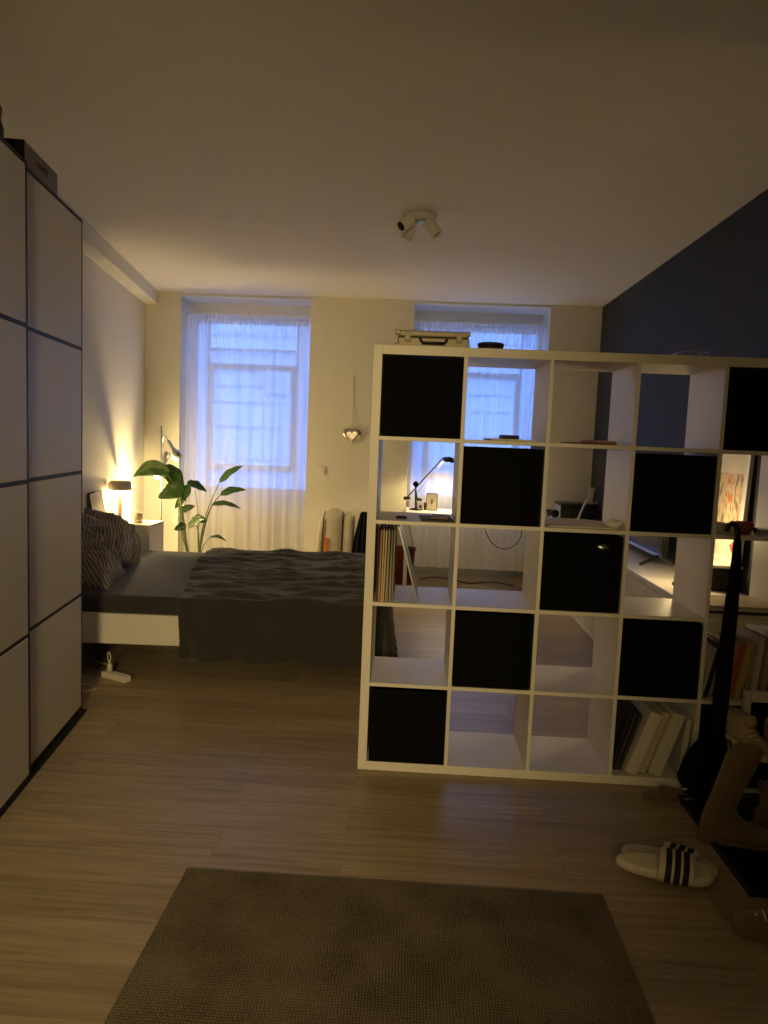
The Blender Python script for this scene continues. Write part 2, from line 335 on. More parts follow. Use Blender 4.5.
# ------------------------------------------------------------------ curtains
def curtain(x0, x1, ztop, zbot, label, seed, y=YB+.055):
    t = thing('curtain', label, 'curtain', ((x0+x1)/2, y, zbot), world=True, group='sheer white curtains')
    def f(u, v):
        x = x0+(x1-x0)*u; z = ztop-.03-(ztop-.03-zbot)*v
        g = max(0, 1-v*9)
        dy = 0.020*math.sin(u*62+2.0*noise.noise(Vector((u*4, v*.7, seed)))*3)*(0.55+0.45*noise.noise(Vector((u*9, seed, .3)))) + .012*math.sin(u*23+seed)
        dy = dy*(1-.5*g) + g*.006*math.sin(u*300)
        dx = .010*math.sin(u*62+1)*v
        return Vector((x+dx, y+dy, z+.006*math.sin(u*40)*(1 if v > .98 else 0)))
    MB().grid(f, 420, 26).build('curtain_panel', K['sheer'], t)
    def h(u, v):
        return Vector((x0+(x1-x0)*u, y-.004 + .008*math.sin(u*330+math.sin(u*37)*3)*(.4+v*.6)+ .012*math.cos(v*PI), ztop+.012-.095*v+.004*math.sin(u*500)*(1-v)))
    MB().grid(h, 460, 6).build('gathered_heading', K['sheer'], t)
    MB().tube([(x0-.01, y+.012, ztop-.02), (x1+.01, y+.012, ztop-.02)], .008).build('rod', K['white'], t)
    return t
curtain(-2.195, -.93, 2.612, .03, 'sheer white curtain over the left window, behind the tall green plant', 1.3)
curtain(.150, 1.445, 2.612, .14, 'sheer white curtain over the right window, behind the desk and the shelf', 6.7)

# ------------------------------------------------------------------ wardrobe
PHI = math.radians(8.3)
wt = thing('wardrobe', 'tall cream sliding-door wardrobe with dark grey seams, along the left wall', 'wardrobe', (-1.430, .475, 0), PHI)
H = 2.405; D2 = .75   # local frame: +x out of the doors, y from -1.5 (near) to 0 (far)
b = MB(); b.box((-.60, -1.5, 0), (-.075, -1.48, H-.02)).box((-.60, -.02, 0), (-.045, 0, H-.02)).box((-.60, -1.48, H-.04), (-.075, -.02, H-.02)).box((-.60, -1.48, 0), (-.08, -.02, .06)).box((-.60, -1.48, .06), (-.59, -.02, H-.04))
b.build('carcass', K['door'], wt)
def door(y0, y1, x):
    g = MB().box((x-.022, y0, .012), (x-.004, y1, H)).build('sliding_door', K['trim'], wt)
    hs = [.03, .605, 1.21, 1.80, H-.012]
    for k in range(4):
        MB().box((x-.006, y0+.024, hs[k]+.009), (x, y1-.030, hs[k+1]-.009)).build('door_panel', K['door'], g, bevel=.0015)
        g.children[-1].matrix_parent_inverse = Matrix() if False else g.children[-1].matrix_parent_inverse
door(-.79, 0, 0.0); door(-1.5, -.755, .022)
MB().box((-.05, -1.5, 0), (.02, 0, .012)).build('floor_track', K['trim'], wt)
bx = thing('storage_box', 'flat grey cardboard box with dark lettering on top of the wardrobe', 'box', (-1.430, .475, 0), PHI)
g = box_obj('box_body', (-.30, -.71, H+.001), (-.005, -.345, H+.090), K['box'], bx, .003)
fc = bpy.data.curves.new('lettering', 'FONT'); fc.body = 'riedel II'; fc.size = .042; fc.extrude = .0006; 
fo = bpy.data.objects.new('lettering_curve', fc); fm = bpy.data.meshes.new_from_object(fo); bpy.data.objects.remove(fo); fm.materials.clear(); fm.materials.append(K['ink']); fo = bpy.data.objects.new('lettering', fm); COL.objects.link(fo); fo.parent = bx; fo.rotation_euler = (PI/2, 0, PI/2); fo.location = (-.0035, -.60, H+.036)
MB().box((-.30, -.716, H+.002), (-.006, -.7105, H+.0905)).build('box_end', K['black'], bx)
b = MB(); b.lathe([(.0, 0), (.055, 0), (.06, .06), (.05, .10), (.055, .13), (.045, .155), (.0, .155)], n=20)
vz = Matrix.Rotation(PHI, 4, 'Z') @ Vector((-.075, -.885, 0)) + Vector((-1.430, .475, H)); o = b.build('vase', K['blackp']); o.location = vz
tag(o, 'dark rounded vase on top of the wardrobe at the photo edge', 'vase')

# ------------------------------------------------------------------ cube shelf
c_, bd, fr = .335, .016, .038; SD = .39; SW = 5*c_+4*bd+2*fr
CX = lambda c: fr+c*(c_+bd)                    # left inner x of column c (0..4)
CZ = lambda r: SW-fr-r*(c_+bd)-c_              # inner floor z of row r (0 = top)
sh = thing('cube_shelf', 'large white five by five open cube shelf standing as a room divider', 'shelf', (0, 0, 0), world=True)
box_obj('side_panel', (0, 0, 0), (fr, SD, SW), K['shelf'], sh, .0015); box_obj('side_panel', (SW-fr, 0, 0), (SW, SD, SW), K['shelf'], sh, .0015)
box_obj('top_panel', (fr, 0, SW-fr), (SW-fr, SD, SW), K['shelf'], sh, .0015); box_obj('bottom_panel', (fr, 0, 0), (SW-fr, SD, fr), K['shelf'], sh, .0015)
for c in range(1, 5): box_obj('divider', (CX(c)-bd, .001, fr), (CX(c), SD-.001, SW-fr), K['shelf'], sh, .001)
for r in range(4):
    for c in range(5): box_obj('shelf_board', (CX(c), .0015, CZ(r)-bd), (CX(c)+c_, SD-.0015, CZ(r)), K['shelf'], sh, .001)
rows = ['top', 'second', 'middle', 'fourth', 'bottom']; cols = ['first', 'second', 'third', 'fourth', 'fifth']
def fabric_box():
    b = MB(); w, d, h, t_ = .327, .372, .322, .006
    b.box((0, 0, 0), (w, d, .006)); b.box((0, 0, .006), (w, t_, h)); b.box((0, d-t_, .006), (w, d, h)); b.box((0, t_, .006), (t_, d-t_, h)); b.box((w-t_, t_, .006), (w, d-t_, h))
    return b
fb0 = None
for r, c in ((0,0),(0,4),(1,1),(1,3),(2,2),(3,1),(3,3),(4,0),(4,4)):
    lb = 'black fabric box in the %s row, %s column from left of the cube shelf' % (rows[r], cols[c])
    if fb0 is None:
        fb0 = thing('storage_box', lb, 'box', (0,0,0), group='black storage boxes in the cube shelf')
        fabric_box().build('box_body', K['black'], fb0, bevel=.003)
        bb = fb0
    else: bb = dup(fb0, (0,0,0), label=lb)
    bb.location = (CX(c)+.004+(.004 if c == 0 else 0), .002+.004*((r*3+c) % 3), CZ(r)+.0005)
    if (r, c) == (2, 2):
        MB().lathe([(.0, 0), (.026, 0), (.026, .003), (.018, .007), (.0, .008)], M=T(.245, 0, .278, rx=PI/2) @ Matrix.Diagonal((1, .5, 1, 1))).build('handle', K['steel'], bb)
        bb['label'] = 'black fabric box with a small metal pull in the very centre of the cube shelf'

# records, first column middle row
zf = CZ(2); x = CX(0)+.012
rc = [(.02,.02,.02),(.25,.05,.05),(.38,.30,.2),(.45,.08,.06),(.52,.40,.2),(.5,.42,.3),(.1,.08,.07),(.38,.32,.2),(.28,.2,.12),(.06,.08,.08),(.40,.36,.28),(.12,.1,.09),(.3,.24,.17)]
words = ['black', 'wine red', 'beige', 'bright red', 'mustard', 'cream', 'charcoal', 'khaki', 'brown', 'deep teal', 'pale grey', 'dark taupe', 'light brown']
for k, cc in enumerate(rc):
    w_ = .0036+.0014*(k % 3); a = math.radians(.8*(k % 2))
    o = MB().box((0, 0, 0), (w_, .31, .312-.004*(k % 3)), T(x, .012+.006*(k % 4), zf+.0005, ry=a)).build('record_sleeve', mat('sleeve_'+words[k].replace(' ', '_'), cc, .55))
    tag(o, '%s record sleeve upright in the middle-row left cell, %s' % (words[k], 'leftmost' if k == 0 else 'right of the %s one' % words[k-1]), 'record', 'records in the cube shelf'); x += w_+.0007
o = MB().box((0, 0, 0), (.009, .30, .335), T(x+.100, .03, zf+.001, ry=-math.radians(16))).build('leaning_board', K['steel'], bevel=.003)
o.modifiers[0].width = .002
tag(o, 'thin silver-grey panel leaning right of the records in the cube shelf', 'panel')


# ring binders and books, bottom row fourth column
zf = fr; x = CX(3)
def leaning(x, w, d, h, deg, m, name, label, cat, grp, y=.02):
    a = math.radians(deg); o = MB().box((0, 0, 0), (w, d, h), T(x, y, zf+math.sin(abs(a))*0+.0008, ry=a)).use(m)
    o = o.build(name, m, bevel=.002)
    # rotate about the lower right corner so that it rests on the board
    o.location.z = (w*math.sin(a) if a > 0 else 0)
    return tag(o, label, cat, grp)
for k, (xx, w, h, dg) in enumerate(((.004, .010, .26, 15), (.020, .012, .27, 16), (.037, .014, .265, 17))):
    leaning(x+xx, w, .25, h, dg, mat('dark_cover_%d' % k, [(.02, .016, .015), (.05, .035, .028), (.03, .03, .035)][k], .6), 'book', '%s thin book leaning at the left of the bottom row bookshelf cell' % ['black', 'dark brown', 'slate'][k], 'book', 'books in the bottom row', .05)
leaning(x+.058, .050, .28, .285, 19, K['paper'], 'ring_binder', 'thick cream binder leaning, leftmost of three in the bottom row of the cube shelf', 'binder', 'binders in the bottom row', .01)
leaning(x+.116, .034, .28, .285, 18, mat('binder_beige', (.50, .44, .35), .7), 'ring_binder', 'narrower beige binder leaning between two thick cream ones in the bottom row', 'binder', 'binders in the bottom row', .03)
leaning(x+.158, .052, .28, .285, 18, K['paper'], 'ring_binder', 'thick cream binder leaning, rightmost of three in the bottom row of the cube shelf', 'binder', 'binders in the bottom row', .008)
leaning(x+.286, .022, .2, .255, 4, K['paper'], 'book', 'slim white book standing nearly upright right of the binders', 'book', 'books in the bottom row', .02)

# books, fourth row fifth column
zf = CZ(3); x = CX(4)
bk = [(.002, .012, .22, 12, (.55, .48, .4), 'cream'), (.022, .016, .235, 12, (.03, .025, .03), 'black'), (.045, .014, .24, 12, (.5, .45, .38), 'off-white'), (.068, .012, .24, 11, (.35, .30, .22), 'khaki'),
      (.095, .018, .25, 10, (.45, .25, .12), 'brown'), (.120, .020, .24, 9, (.5, .12, .10), 'red topped'), (.147, .026, .25, 9, (.50, .34, .16), 'ochre'), (.181, .020, .24, 8, (.42, .32, .2), 'tan'), (.216, .030, .27, 4, (.62, .57, .48), 'large white'), (.256, .020, .262, 3, (.40, .30, .22), 'light brown'), (.285, .022, .25, 2, (.1, .08, .07), 'dark brown')]
for k, (xx, w, h, dg, cc, wd) in enumerate(bk):
    m_ = mat('cover_r4_%d' % k, cc, .6, noise_amt=.15, nscale=40)
    leaning(x+xx, w, .19, h, dg, m_, 'book', '%s book standing in the fourth row, right column of the cube shelf' % wd, 'book', 'books in the fourth row', .03+.01*(k % 3))
# flat stack, middle row fifth column
zf = CZ(2); z = zf+.0006
for k, (nm, th, m_, lb) in enumerate((('photo_album', .018, K['paper'], 'white flat folder at the bottom of the stack in the right column, middle row'), ('photo_album', .010, K['ink'], 'dark flat folder in the middle of the stack in the right column'), ('magazine', .012, K['paper'], 'pale magazine on the dark folder in the right column'), ('magazine', .008, mat('magazine_beige', (.58, .48, .34), .5, noise_amt=.3, nscale=14), 'beige patterned magazine on top of the flat stack in the right column'))):
    o = box_obj(nm, (CX(4)+.006+.005*k, .012+.006*k, z), (CX(4)+.31, .30-.01*k, z+th), m_, None, .002); tag(o, lb, 'magazine' if nm == 'magazine' else 'album', 'flat stack in the cube shelf'); z += th+.0006
# row 2, column 5: small bowls
zf = CZ(1)
def lathe_obj(name, prof, x, y, z, m_, label, cat, n=24, grp=None):
    o = MB().lathe(prof, n=n).build(name, m_); o.location = (x, y, z); return tag(o, label, cat, grp)
cup = [(0, 0), (.024, 0), (.030, .045), (.027, .045), (.022, .006), (0, .006)]
lathe_obj('candle_cup', cup, CX(4)+.045, .10, zf, K['white'], 'small white candle cup behind the black umbrella hook in the cube shelf', 'cup')
lathe_obj('candle_cup', cup, CX(4)+.085, .06, zf, K['pot'], 'small grey cup right of the white candle cup in the cube shelf', 'cup')
lathe_obj('glass_bowl', [(0, 0), (.026, 0), (.038, .030), (.040, .052), (.037, .052), (.034, .03), (.022, .006), (0, .006)], CX(4)+.150, .09, zf, K['amber'], 'amber patterned glass bowl in the second row, right column', 'bowl')
lathe_obj('glass_dish', [(0, 0), (.03, 0), (.042, .028), (.039, .028), (.028, .005), (0, .005)], CX(4)+.225, .08, zf, K['clear'], 'small clear glass dish between the amber bowl and green mug', 'dish')
mg = thing('mug', 'dark green mug at the photo edge, second row of the cube shelf', 'mug', (CX(4)+.292, .08, zf))
MB().lathe([(0, 0), (.036, 0), (.038, .085), (.034, .085), (.032, .006), (0, .006)]).build('cup_body', K['green'], mg)
MB().tube([(.036, 0, .068), (.05, 0, .06), (.05, 0, .035), (.036, 0, .022)], .004).build('handle', K['green'], mg)
o = box_obj('tray', (CX(4)+.01, .15, zf+.0005), (CX(4)+.21, .33, zf+.014), K['brown'], None, .004); tag(o, 'reddish brown wooden tray behind the cups in the cube shelf', 'tray')
# row 1: papers and box
def flat(name, c, r, x0, x1, y0, y1, th, m_, lb, cat, rz=0, dz=0, grp=None):
    b = MB().box((-(x1-x0)/2, -(y1-y0)/2, 0), ((x1-x0)/2, (y1-y0)/2, th)); o = b.build(name, m_, bevel=min(.002, th/3)); o.location = (CX(c)+(x0+x1)/2, (y0+y1)/2, CZ(r)+.0008+dz); o.rotation_euler = (0, 0, rz); return tag(o, lb, cat, grp)
flat('magazine', 1, 0, .11, .30, .03, .28, .008, K['paper'], 'pale magazine lying under the small dark box in the top row', 'magazine', .04)
flat('small_box', 1, 0, .165, .235, .08, .18, .016, K['trim'], 'small dark box on the pale magazine in the top row', 'box', .04, .0092)
flat('magazine', 2, 0, .10, .29, .05, .30, .007, K['brown'], 'brownish magazine lying in the top row third column', 'magazine', -.03)
flat('magazine', 2, 0, .19, .28, .08, .24, .010, mat('mag_pinkish', (.36, .24, .20), .6), 'small pinkish booklet on the brownish magazine, top row', 'booklet', .2, .008)
# row 2
flat('magazine', 0, 1, .185, .325, .03, .23, .006, K['ink'], 'dark magazine lying in the second row, first column', 'magazine', .05)
flat('booklet', 0, 1, .235, .31, .06, .20, .010, K['brown'], 'red-brown booklet on the dark magazine, second row', 'booklet', -.1, .007)
o = MB().lathe([(0, 0), (.024, 0), (.026, .006), (.018, .011), (0, .012)], n=24).build('small_tin', K['trim']); o.location = (CX(0)+.105, .10, CZ(1)+.0005); o.scale = (1, .7, 1); tag(o, 'small dark oval tin in the second row, first column', 'tin')
flat('newspaper', 2, 1, .02, .30, .03, .34, .006, K['paper'], 'cream newspaper lying in the second row, third column', 'newspaper', .03)
b = MB(); random.seed(3)
def crump(u, v):
    th = u*2*PI; ph = v*PI; d = Vector((math.cos(th)*math.sin(ph), math.sin(th)*math.sin(ph), math.cos(ph))); s_ = 1+.45*noise.noise(d*2.2+Vector((3, 1, 4))); return Vector((d.x*.034*s_, d.y*.03*s_, max(-.013, d.z*.02*s_)+.013))
o = b.grid(crump, 26, 16).build('crumpled_paper', K['white']); o.location = (CX(2)+.297, .06, CZ(1)+.0075); tag(o, 'crumpled white paper on the newspaper in the second row', 'paper')

# ------------------------------------------------------------------ on top of the shelf
fc_ = thing('flight_case', 'small silver aluminium case with a front handle on top of the cube shelf', 'case', (.245, .17, SW), rz=.0)
b = MB(); b.use(K['alu']).box((-.150, -.09, .0), (.150, .11, .046)); b.build('case_base', None, fc_, bevel=.006)
MB().box((-.150, -.09, .048), (.150, .11, .074)).build('case_lid', K['alu'], fc_, bevel=.006)
for sx in (-1, 1):
    b = MB().box((sx*.108-.014, -.098, .026), (sx*.108+.014, -.09, .062)).box((sx*.108-.009, -.103, .030), (sx*.108+.009, -.098, .05)); b.build('latch', K['alu'], fc_, bevel=.002)
    for zz in (0, .055): MB().box((sx*.150-.012, -.094, zz), (sx*.150+.004 if sx > 0 else sx*.150+.012, -.07, zz+.02)).build('corner_guard', K['alu'], fc_, bevel=.003)
MB().tube([(-.055, -.09, .040), (-.055, -.112, .034), (-.045, -.120, .020), (.045, -.120, .020), (.055, -.112, .034), (.055, -.09, .040)], .0055).build('handle', K['blackm'], fc_)
tn = thing('round_tin', 'shallow black round tin on top of the cube shelf beside the case', 'tin', (.487, .10, SW))
MB().lathe([(0, 0), (.053, 0), (.053, .020), (0, .020)]).build('tin_body', K['blackp'], tn); MB().lathe([(0, .0205), (.055, .0205), (.056, .030), (.05, .033), (0, .033)]).build('lid', K['blackm'], tn)
b = MB(); x0, x1, y0, y1 = 1.295, 1.405, .14, .26
for z in (.004, .018, .034): b.tube([(x0, y0, SW+z), (x1, y0, SW+z), (x1, y1, SW+z), (x0, y1, SW+z), (x0, y0, SW+z)], .0015, 6)
for k in range(4):
    for yy in (y0, y1): xx = x0+(x1-x0)*k/3; b.tube([(xx, yy, SW+.003), (xx, yy, SW+.034)], .0015, 6)
for k in range(4): xx = x0+(x1-x0)*k/3; b.tube([(xx, y0, SW+.0035), (xx, y1, SW+.0035)], .0015, 6)
tag(b.build('wire_basket', K['steel']), 'small silver wire basket on top of the cube shelf, near the dark wall', 'basket')

# ------------------------------------------------------------------ bed
BX0, BX1, BY0, BY1, BT = -2.02, .02, 1.05, 2.84, .462
bed = thing('bed', 'wide double bed with white frame and dark grey fitted sheet', 'bed', (-1.2, 2, 0), world=True)
for y0, y1 in ((BY0, BY0+.03), (BY1-.03, BY1)): box_obj('side_rail', (BX0, y0, .188), (BX1, y1, .365), K['white'], bed, .003)
box_obj('foot_rail', (BX1-.03, BY0+.03, .19), (BX1, BY1-.03, .365), K['white'], bed, .003)
box_obj('headboard', (BX0-.05, BY0, .0), (BX0, BY1, .50), K['white'], bed, .004)
box_obj('slatted_base', (BX0, BY0+.03, .20), (BX1-.03, BY1-.03, .25), K['black'], bed)
for xx in (BX0+.1, BX1-.14):
    for yy in (BY0+.12, BY1-.2): box_obj('leg', (xx, yy, 0), (xx+.05, yy+.05, .20), K['blackm'], bed, .003)
def mattress(a, bb, z0, z1, rr):
    b = MB(); rings = []
    for k in range(0, 9):
        t_ = k/8; z = z0+(z1-z0)*t_; e = rr*(1-math.sqrt(max(0, 1-max(0, (abs(t_-.5)*2-.4)/.6)**2)))
        rings.append([Vector((x_, y_, z)) for x_, y_ in ((a[0]+e, a[1]+e), (bb[0]-e, a[1]+e), (bb[0]-e, bb[1]-e), (a[0]+e, bb[1]-e))])
    return b.loft(rings, True, True)
def mat_top(u, v): return None
box_obj('mattress', (BX0, BY0+.035, .255), (BX1-.035, BY1-.035, BT), K['sheet'], bed, .035).modifiers[0].segments = 5
# blanket draped over the foot half of the bed
def drape(u, v):
    # flat cloth coordinates: s along x, t along y (near edge first)
    t_ = -.355 + v*(1.79+.355+.10); L0 = 1.17+.24*v; s_ = -L0 + u*(L0+.37)
    s_ += .03*math.sin(v*7)*(1-u)
    x_ = min(s_, .012); y_ = BY0-.012+max(t_, 0); y_ = min(y_, BY1+.012)
    ex = max(0, s_-.012); ey = max(0, -t_); ef = max(0, t_-(BY1-BY0+.024))
    wr = noise.noise(Vector((s_*3.1, t_*5.5, .7))); wr2 = noise.noise(Vector((s_*7, t_*11+s_*4, 2.2))); wr3 = noise.noise(Vector((s_*2.2-t_*3, t_*16, 5)))
    top = BT+.016
    wr4 = noise.noise(Vector((s_*1.3+t_*2.2, t_*6-s_*1.5, 9))); z = top + .022*wr + .014*wr2 + .012*(1-abs(wr3)*2.2) + .030*(1-abs(wr4)*3) - .022; z = max(z, BT+.006)
    if ex+ey+ef > 0:
        e2 = max(ey, ef); r = math.hypot(ex, e2); ang = math.atan2(e2, ex)
        q = max(0, 1-r/.05)
        fl = .022+.05*r+.032*math.sin((t_ if ex > e2 else s_)*17+1.5*math.sin(s_*5+t_*4))*min(1, r*4) + (.14*r if 0.25 < ang < 1.3 else 0)
        zz = top - r + .02*wr*q
        lim = .012
        if zz < lim: fl += (lim-zz)*.9; zz = lim + .004*abs(wr2)
        cx, cy = math.cos(ang), math.sin(ang)
        x_ += cx*fl*(1 if ex > 0 else 0); y_ += (-1 if ey > 0 else 1)*cy*fl*(1 if e2 > 0 else 0)
        z = zz + .012*q
    return Vector((x_, y_, z))
bl = MB().grid(drape, 150, 170).build('blanket', K['blanket'], solid=.012)
Rb = Matrix.Translation((-1.2, 2, 0)) @ Matrix.Rotation(math.radians(3), 4, 'Z') @ Matrix.Translation((1.2, -2, 0))
bl.matrix_world = Rb; bed.rotation_euler = (0, 0, math.radians(3))
tag(bl, 'dark grey wrinkled blanket draped over the foot half of the bed', 'blanket')

def pillow(label, loc, size, rot, seed, m_):
    def f(u, v):
        x_ = (u*2-1); y_ = (v*2-1)
        return x_, y_
    b = MB(); n = 34
    def sd(sgn):
        def g(u, v):
            x_, y_ = u*2-1, v*2-1
            e = max(0, (1-abs(x_)**2.6))*max(0, (1-abs(y_)**2.6)); h = e**.42
            w1 = noise.noise(Vector((x_*1.8+seed, y_*1.8, sgn*.6))); w2 = noise.noise(Vector((x_*4+seed, y_*4+seed, sgn*2)))
            px = x_*(1-.08*(1-abs(y_)**2)*abs(x_)); py = y_*(1-.08*(1-abs(x_)**2)*abs(y_))
            rdg = 1-abs(w2)*2
            return Vector((px*size[0]/2, py*size[1]/2, sgn*size[2]/2*h*(1+.35*w1) + e*(.022*rdg + .05*(1-3*abs(noise.noise(Vector((x_*1.3-y_*.9+seed*2, y_*1.9+seed, sgn*.5))))))))
        return g
    b.grid(sd(1), n, n).grid(sd(-1), n, n); bmesh.ops.remove_doubles(b.bm, verts=b.bm.verts, dist=.0004)
    o = b.build('pillow', m_); o.location = loc; o.rotation_euler = rot
    return tag(o, label, 'pillow', 'pillows on the bed')
pillow('patterned grey and cream pillow leaning up at the front of the bed head', (-1.92, 1.56, .645), (.46, .50, .26), (math.radians(6), math.radians(56), math.radians(10)), 2.0, K['bedding'])
pillow('patterned pillow behind the front one, its pointed corner towards the nightstand', (-1.93, 2.02, .640), (.46, .44, .20), (math.radians(-24), math.radians(54), math.radians(-18)), 5.5, K['bedding'])
pillow('crumpled patterned pillow lying lowest at the front edge of the bed', (-1.83, 1.40, .545), (.40, .42, .20), (math.radians(4), math.radians(20), math.radians(10)), 8.5, K['bedding'])

# ------------------------------------------------------------------ nightstand and its things
ns = thing('nightstand', 'white two-drawer nightstand on the far side of the bed', 'nightstand', (-2.135, 3.035, 0), 0)
NZ = .650
box_obj('body', (-.165, -.175, .0), (.150, .175, NZ-.016), K['white'], ns, .002); box_obj('top', (-.165, -.178, NZ-.016), (.168, .178, NZ), K['white'], ns, .002)
for z0, z1 in ((.33, NZ-.02), (.02, .325)): box_obj('drawer', (.151, -.172, z0), (.168, .172, z1), K['white'], ns, .002)
ml = thing('table_lamp', 'lit mushroom-shaped table lamp with a grey dome on the nightstand', 'lamp', (-2.278, 3.02, NZ))
MB().lathe([(0, 0), (.055, 0), (.055, .010), (.012, .014), (.012, .20), (0, .20)]).build('base', K['steel'], ml)
MB().box((-.014, -.014, .014), (.014, .014, .22)).build('stem', mat('pale_wood', (.5, .36, .22), .5), ml, bevel=.003)
MB().lathe([(0, .228), (.055, .224), (.084, .234), (.095, .256), (.095, .270), (0, .270)]).build('diffuser', mat('opal_diffuser_lit', (.9, .85, .75), .3, emit=WARM, estr=P_BED*5), ml)
MB().lathe([(.0965, .268), (.099, .290), (.096, .325), (.078, .345), (.045, .346), (.02, .335), (0, .333), (0, .329), (.02, .330), (.045, .340), (.075, .339), (.092, .32), (.094, .290), (.093, .271)]).build('lamp_shade', mat('satin_taupe', (.62, .52, .40), .4), ml)
gl = thing('candle_glass', 'small candle glass glowing beside the table lamp on the nightstand', 'candle', (-2.115, 3.00, NZ))
MB().lathe([(0, 0), (.034, 0), (.035, .085), (.032, .085), (.031, .06), (0, .06)]).build('glass', K['wax'], gl); MB().tube([(0, 0, .06), (.001, 0, .072)], .002, 6).build('wick', K['ink'], gl)
wf = thing('picture_frame', 'thin dark frame leaning on the left wall beside the wardrobe edge', 'picture frame', (LW(2.62)+.02, 2.62, .6), world=True)
b = MB(); fr_ = lambda y, dx=0: LW(y)+.012+dx
for (ya_, za), (yb2, zb) in (((2.45, .61), (2.45, .925)), ((2.78, .61), (2.78, .925)), ((2.45, .925), (2.78, .925)), ((2.45, .61), (2.78, .61))): b.tube([(fr_(ya_, .06*(1-(za-.6)/.33)), ya_, za), (fr_(yb2, .06*(1-(zb-.6)/.33)), yb2, zb)], .006, 6)
b.build('frame', K['trim'], wf)
MB().loft([[Vector((fr_(y, .06*(1-(z-.6)/.33)+dx), y, z)) for y, z in ((2.452, .613), (2.778, .613), (2.778, .923), (2.452, .923))] for dx in (-.003, .003)], True, False).build('picture', K['canvas'], wf)

# floor lamp in the corner
fl = thing('floor_lamp', 'slim grey floor lamp with two spotlight heads behind the nightstand', 'lamp', (-2.19, 3.78, 0), world=True)
FY = 3.78; base = Vector((-2.19, FY, 0))
MB().lathe([(0, 0), (.13, 0), (.13, .016), (.02, .022), (0, .022)], c=base).build('base', K['steel'], fl)
MB().tube([(-2.19, FY, .02), (-2.197, FY, 1.475)], .0085).build('pole', K['steel'], fl)
def spothead(a, bb, r0, r1, name, lit):
    a = Vector(a); bb = Vector(bb); d = bb-a; L_ = d.length; q = d.to_track_quat('Z', 'Y').to_matrix().to_4x4(); M_ = Matrix.Translation(a) @ q
    o = MB().lathe([(0, 0), (r0*.8, 0), (r0, .01), (r0, L_*.45), (r1, L_*.72), (r1, L_), (r1-.004, L_), (r1-.004, L_*.74), (r0-.004, L_*.5), (0, L_*.5)], M=M_).build(name, K['steel'], fl)
    bu = MB().lathe([(0, L_*.55), (r1*.75, L_*.62), (r1*.88, L_*.9), (r1*.8, L_*1.05), (0, L_*1.12)], M=M_).build('bulb', K['bulb'] if lit else K['white'], o); return M_
spothead(P(168, 452, 3.74), P(157, 476, 3.70), .030, .036, 'spot_head', True)
spothead(P(168, 441, 3.74), P(178, 458, 3.70), .020, .046, 'spot_head', False)
MB().tube([P(162, 447, FY), P(163.5, 438, 3.75), P(165, 436, 3.74), P(168, 441, 3.74)], .006).build('swivel_arm', K['steel'], fl)
MB().tube([P(161.5, 463, FY), P(166, 461, 3.75)], .006).build('swivel_arm', K['steel'], fl)
pb = P(156, 479, 3.68)
lamp('floor_lamp_light', 'SPOT', pb, P_FLOOR, size=.03, target=pb+Vector((-.28, -.10, -.9)), spot=120, blend=.6)
lamp('floor_lamp_glow', 'POINT', P(160, 484, 3.6), P_FLOOR_GLOW, size=.03)

# ------------------------------------------------------------------ plant
pl = thing('potted_plant', 'tall potted bird-of-paradise plant with broad green leaves in front of the left window', 'plant', (-1.72, 3.6, 0), world=True)
MB().lathe([(0, 0), (.13, 0), (.155, .30), (.145, .30), (.12, .03), (0, .03)], c=(-1.74, 3.6, 0)).build('pot', K['pot'], pl)
MB().lathe([(0, .2), (.146, .2), (.146, .27), (0, .275)], c=(-1.74, 3.6, 0)).build('soil', K['soil'], pl)
def leaf(a, bb, width, y0, y1, curl=.0, roll=0.0, sag=0, fold=.25):
    A = P(a[0], a[1], y0); B = P(bb[0], bb[1], y1); d = B-A; L_ = d.length
    side = d.cross(Vector((0, 1, 0))); side = side.normalized() if side.length > 1e-5 else Vector((0, 0, 1)); nrm = side.cross(d).normalized()
    s2 = side*math.cos(roll)+nrm*math.sin(roll); n2 = -side*math.sin(roll)+nrm*math.cos(roll)
    def f(u, v):
        w = width*(math.sin(PI*min(1, u**.75))**.75)*(1-.25*u) if 0 < u < 1 else 0.0005
        c = (v*2-1); q = A + d*u + Vector((0, 0, 1))*(sag*4*u*(1-u)) + s2*(w*c) + n2*(-fold*w*abs(c)**1.3 + curl*4*u*(1-u)) + n2*(.12*w*math.sin(u*17+c*4)*abs(c)) + s2*(.07*w*math.sin(u*11+L_*40)*c)
        return q
    return MB().grid(f, 18, 8).build('leaf', K['leaf'], pl, solid=.0015)
def stem(pts, r=.006):
    P3 = [P(*q) for q in pts]; out = []
    for i in range(len(P3)-1):
        for k in range(4):
            t_ = k/4; p0 = P3[max(i-1, 0)]; p1 = P3[i]; p2 = P3[i+1]; p3 = P3[min(i+2, len(P3)-1)]
            out.append(.5*((2*p1)+(p2-p0)*t_+(2*p0-5*p1+4*p2-p3)*t_*t_+(-p0+3*p1-3*p2+p3)*t_**3))
    out.append(P3[-1]); n = len(out)
    MB().tube(out, [r*(1.25-.7*i/n) for i in range(n)], 7).build('stem', K['stem'], pl)
R0, R1 = (199, 562, 3.6), (189, 562, 3.57)
S1, S2 = (200, 572, 3.6), (193, 572, 3.58)
stem([S2, (186, 548, 3.55), (181, 515, 3.5), (176, 490, 3.5), (164, 468, 3.5)], .008); leaf((171, 472), (133, 477), .088, 3.5, 3.46, roll=.3, sag=.07, fold=.5)
stem([S2, (187, 548, 3.6), (183, 515, 3.58), (176, 485, 3.56), (165, 466, 3.55)], .007); leaf((164, 465), (186, 502), .085, 3.55, 3.52, roll=.5, sag=.04, fold=.2)
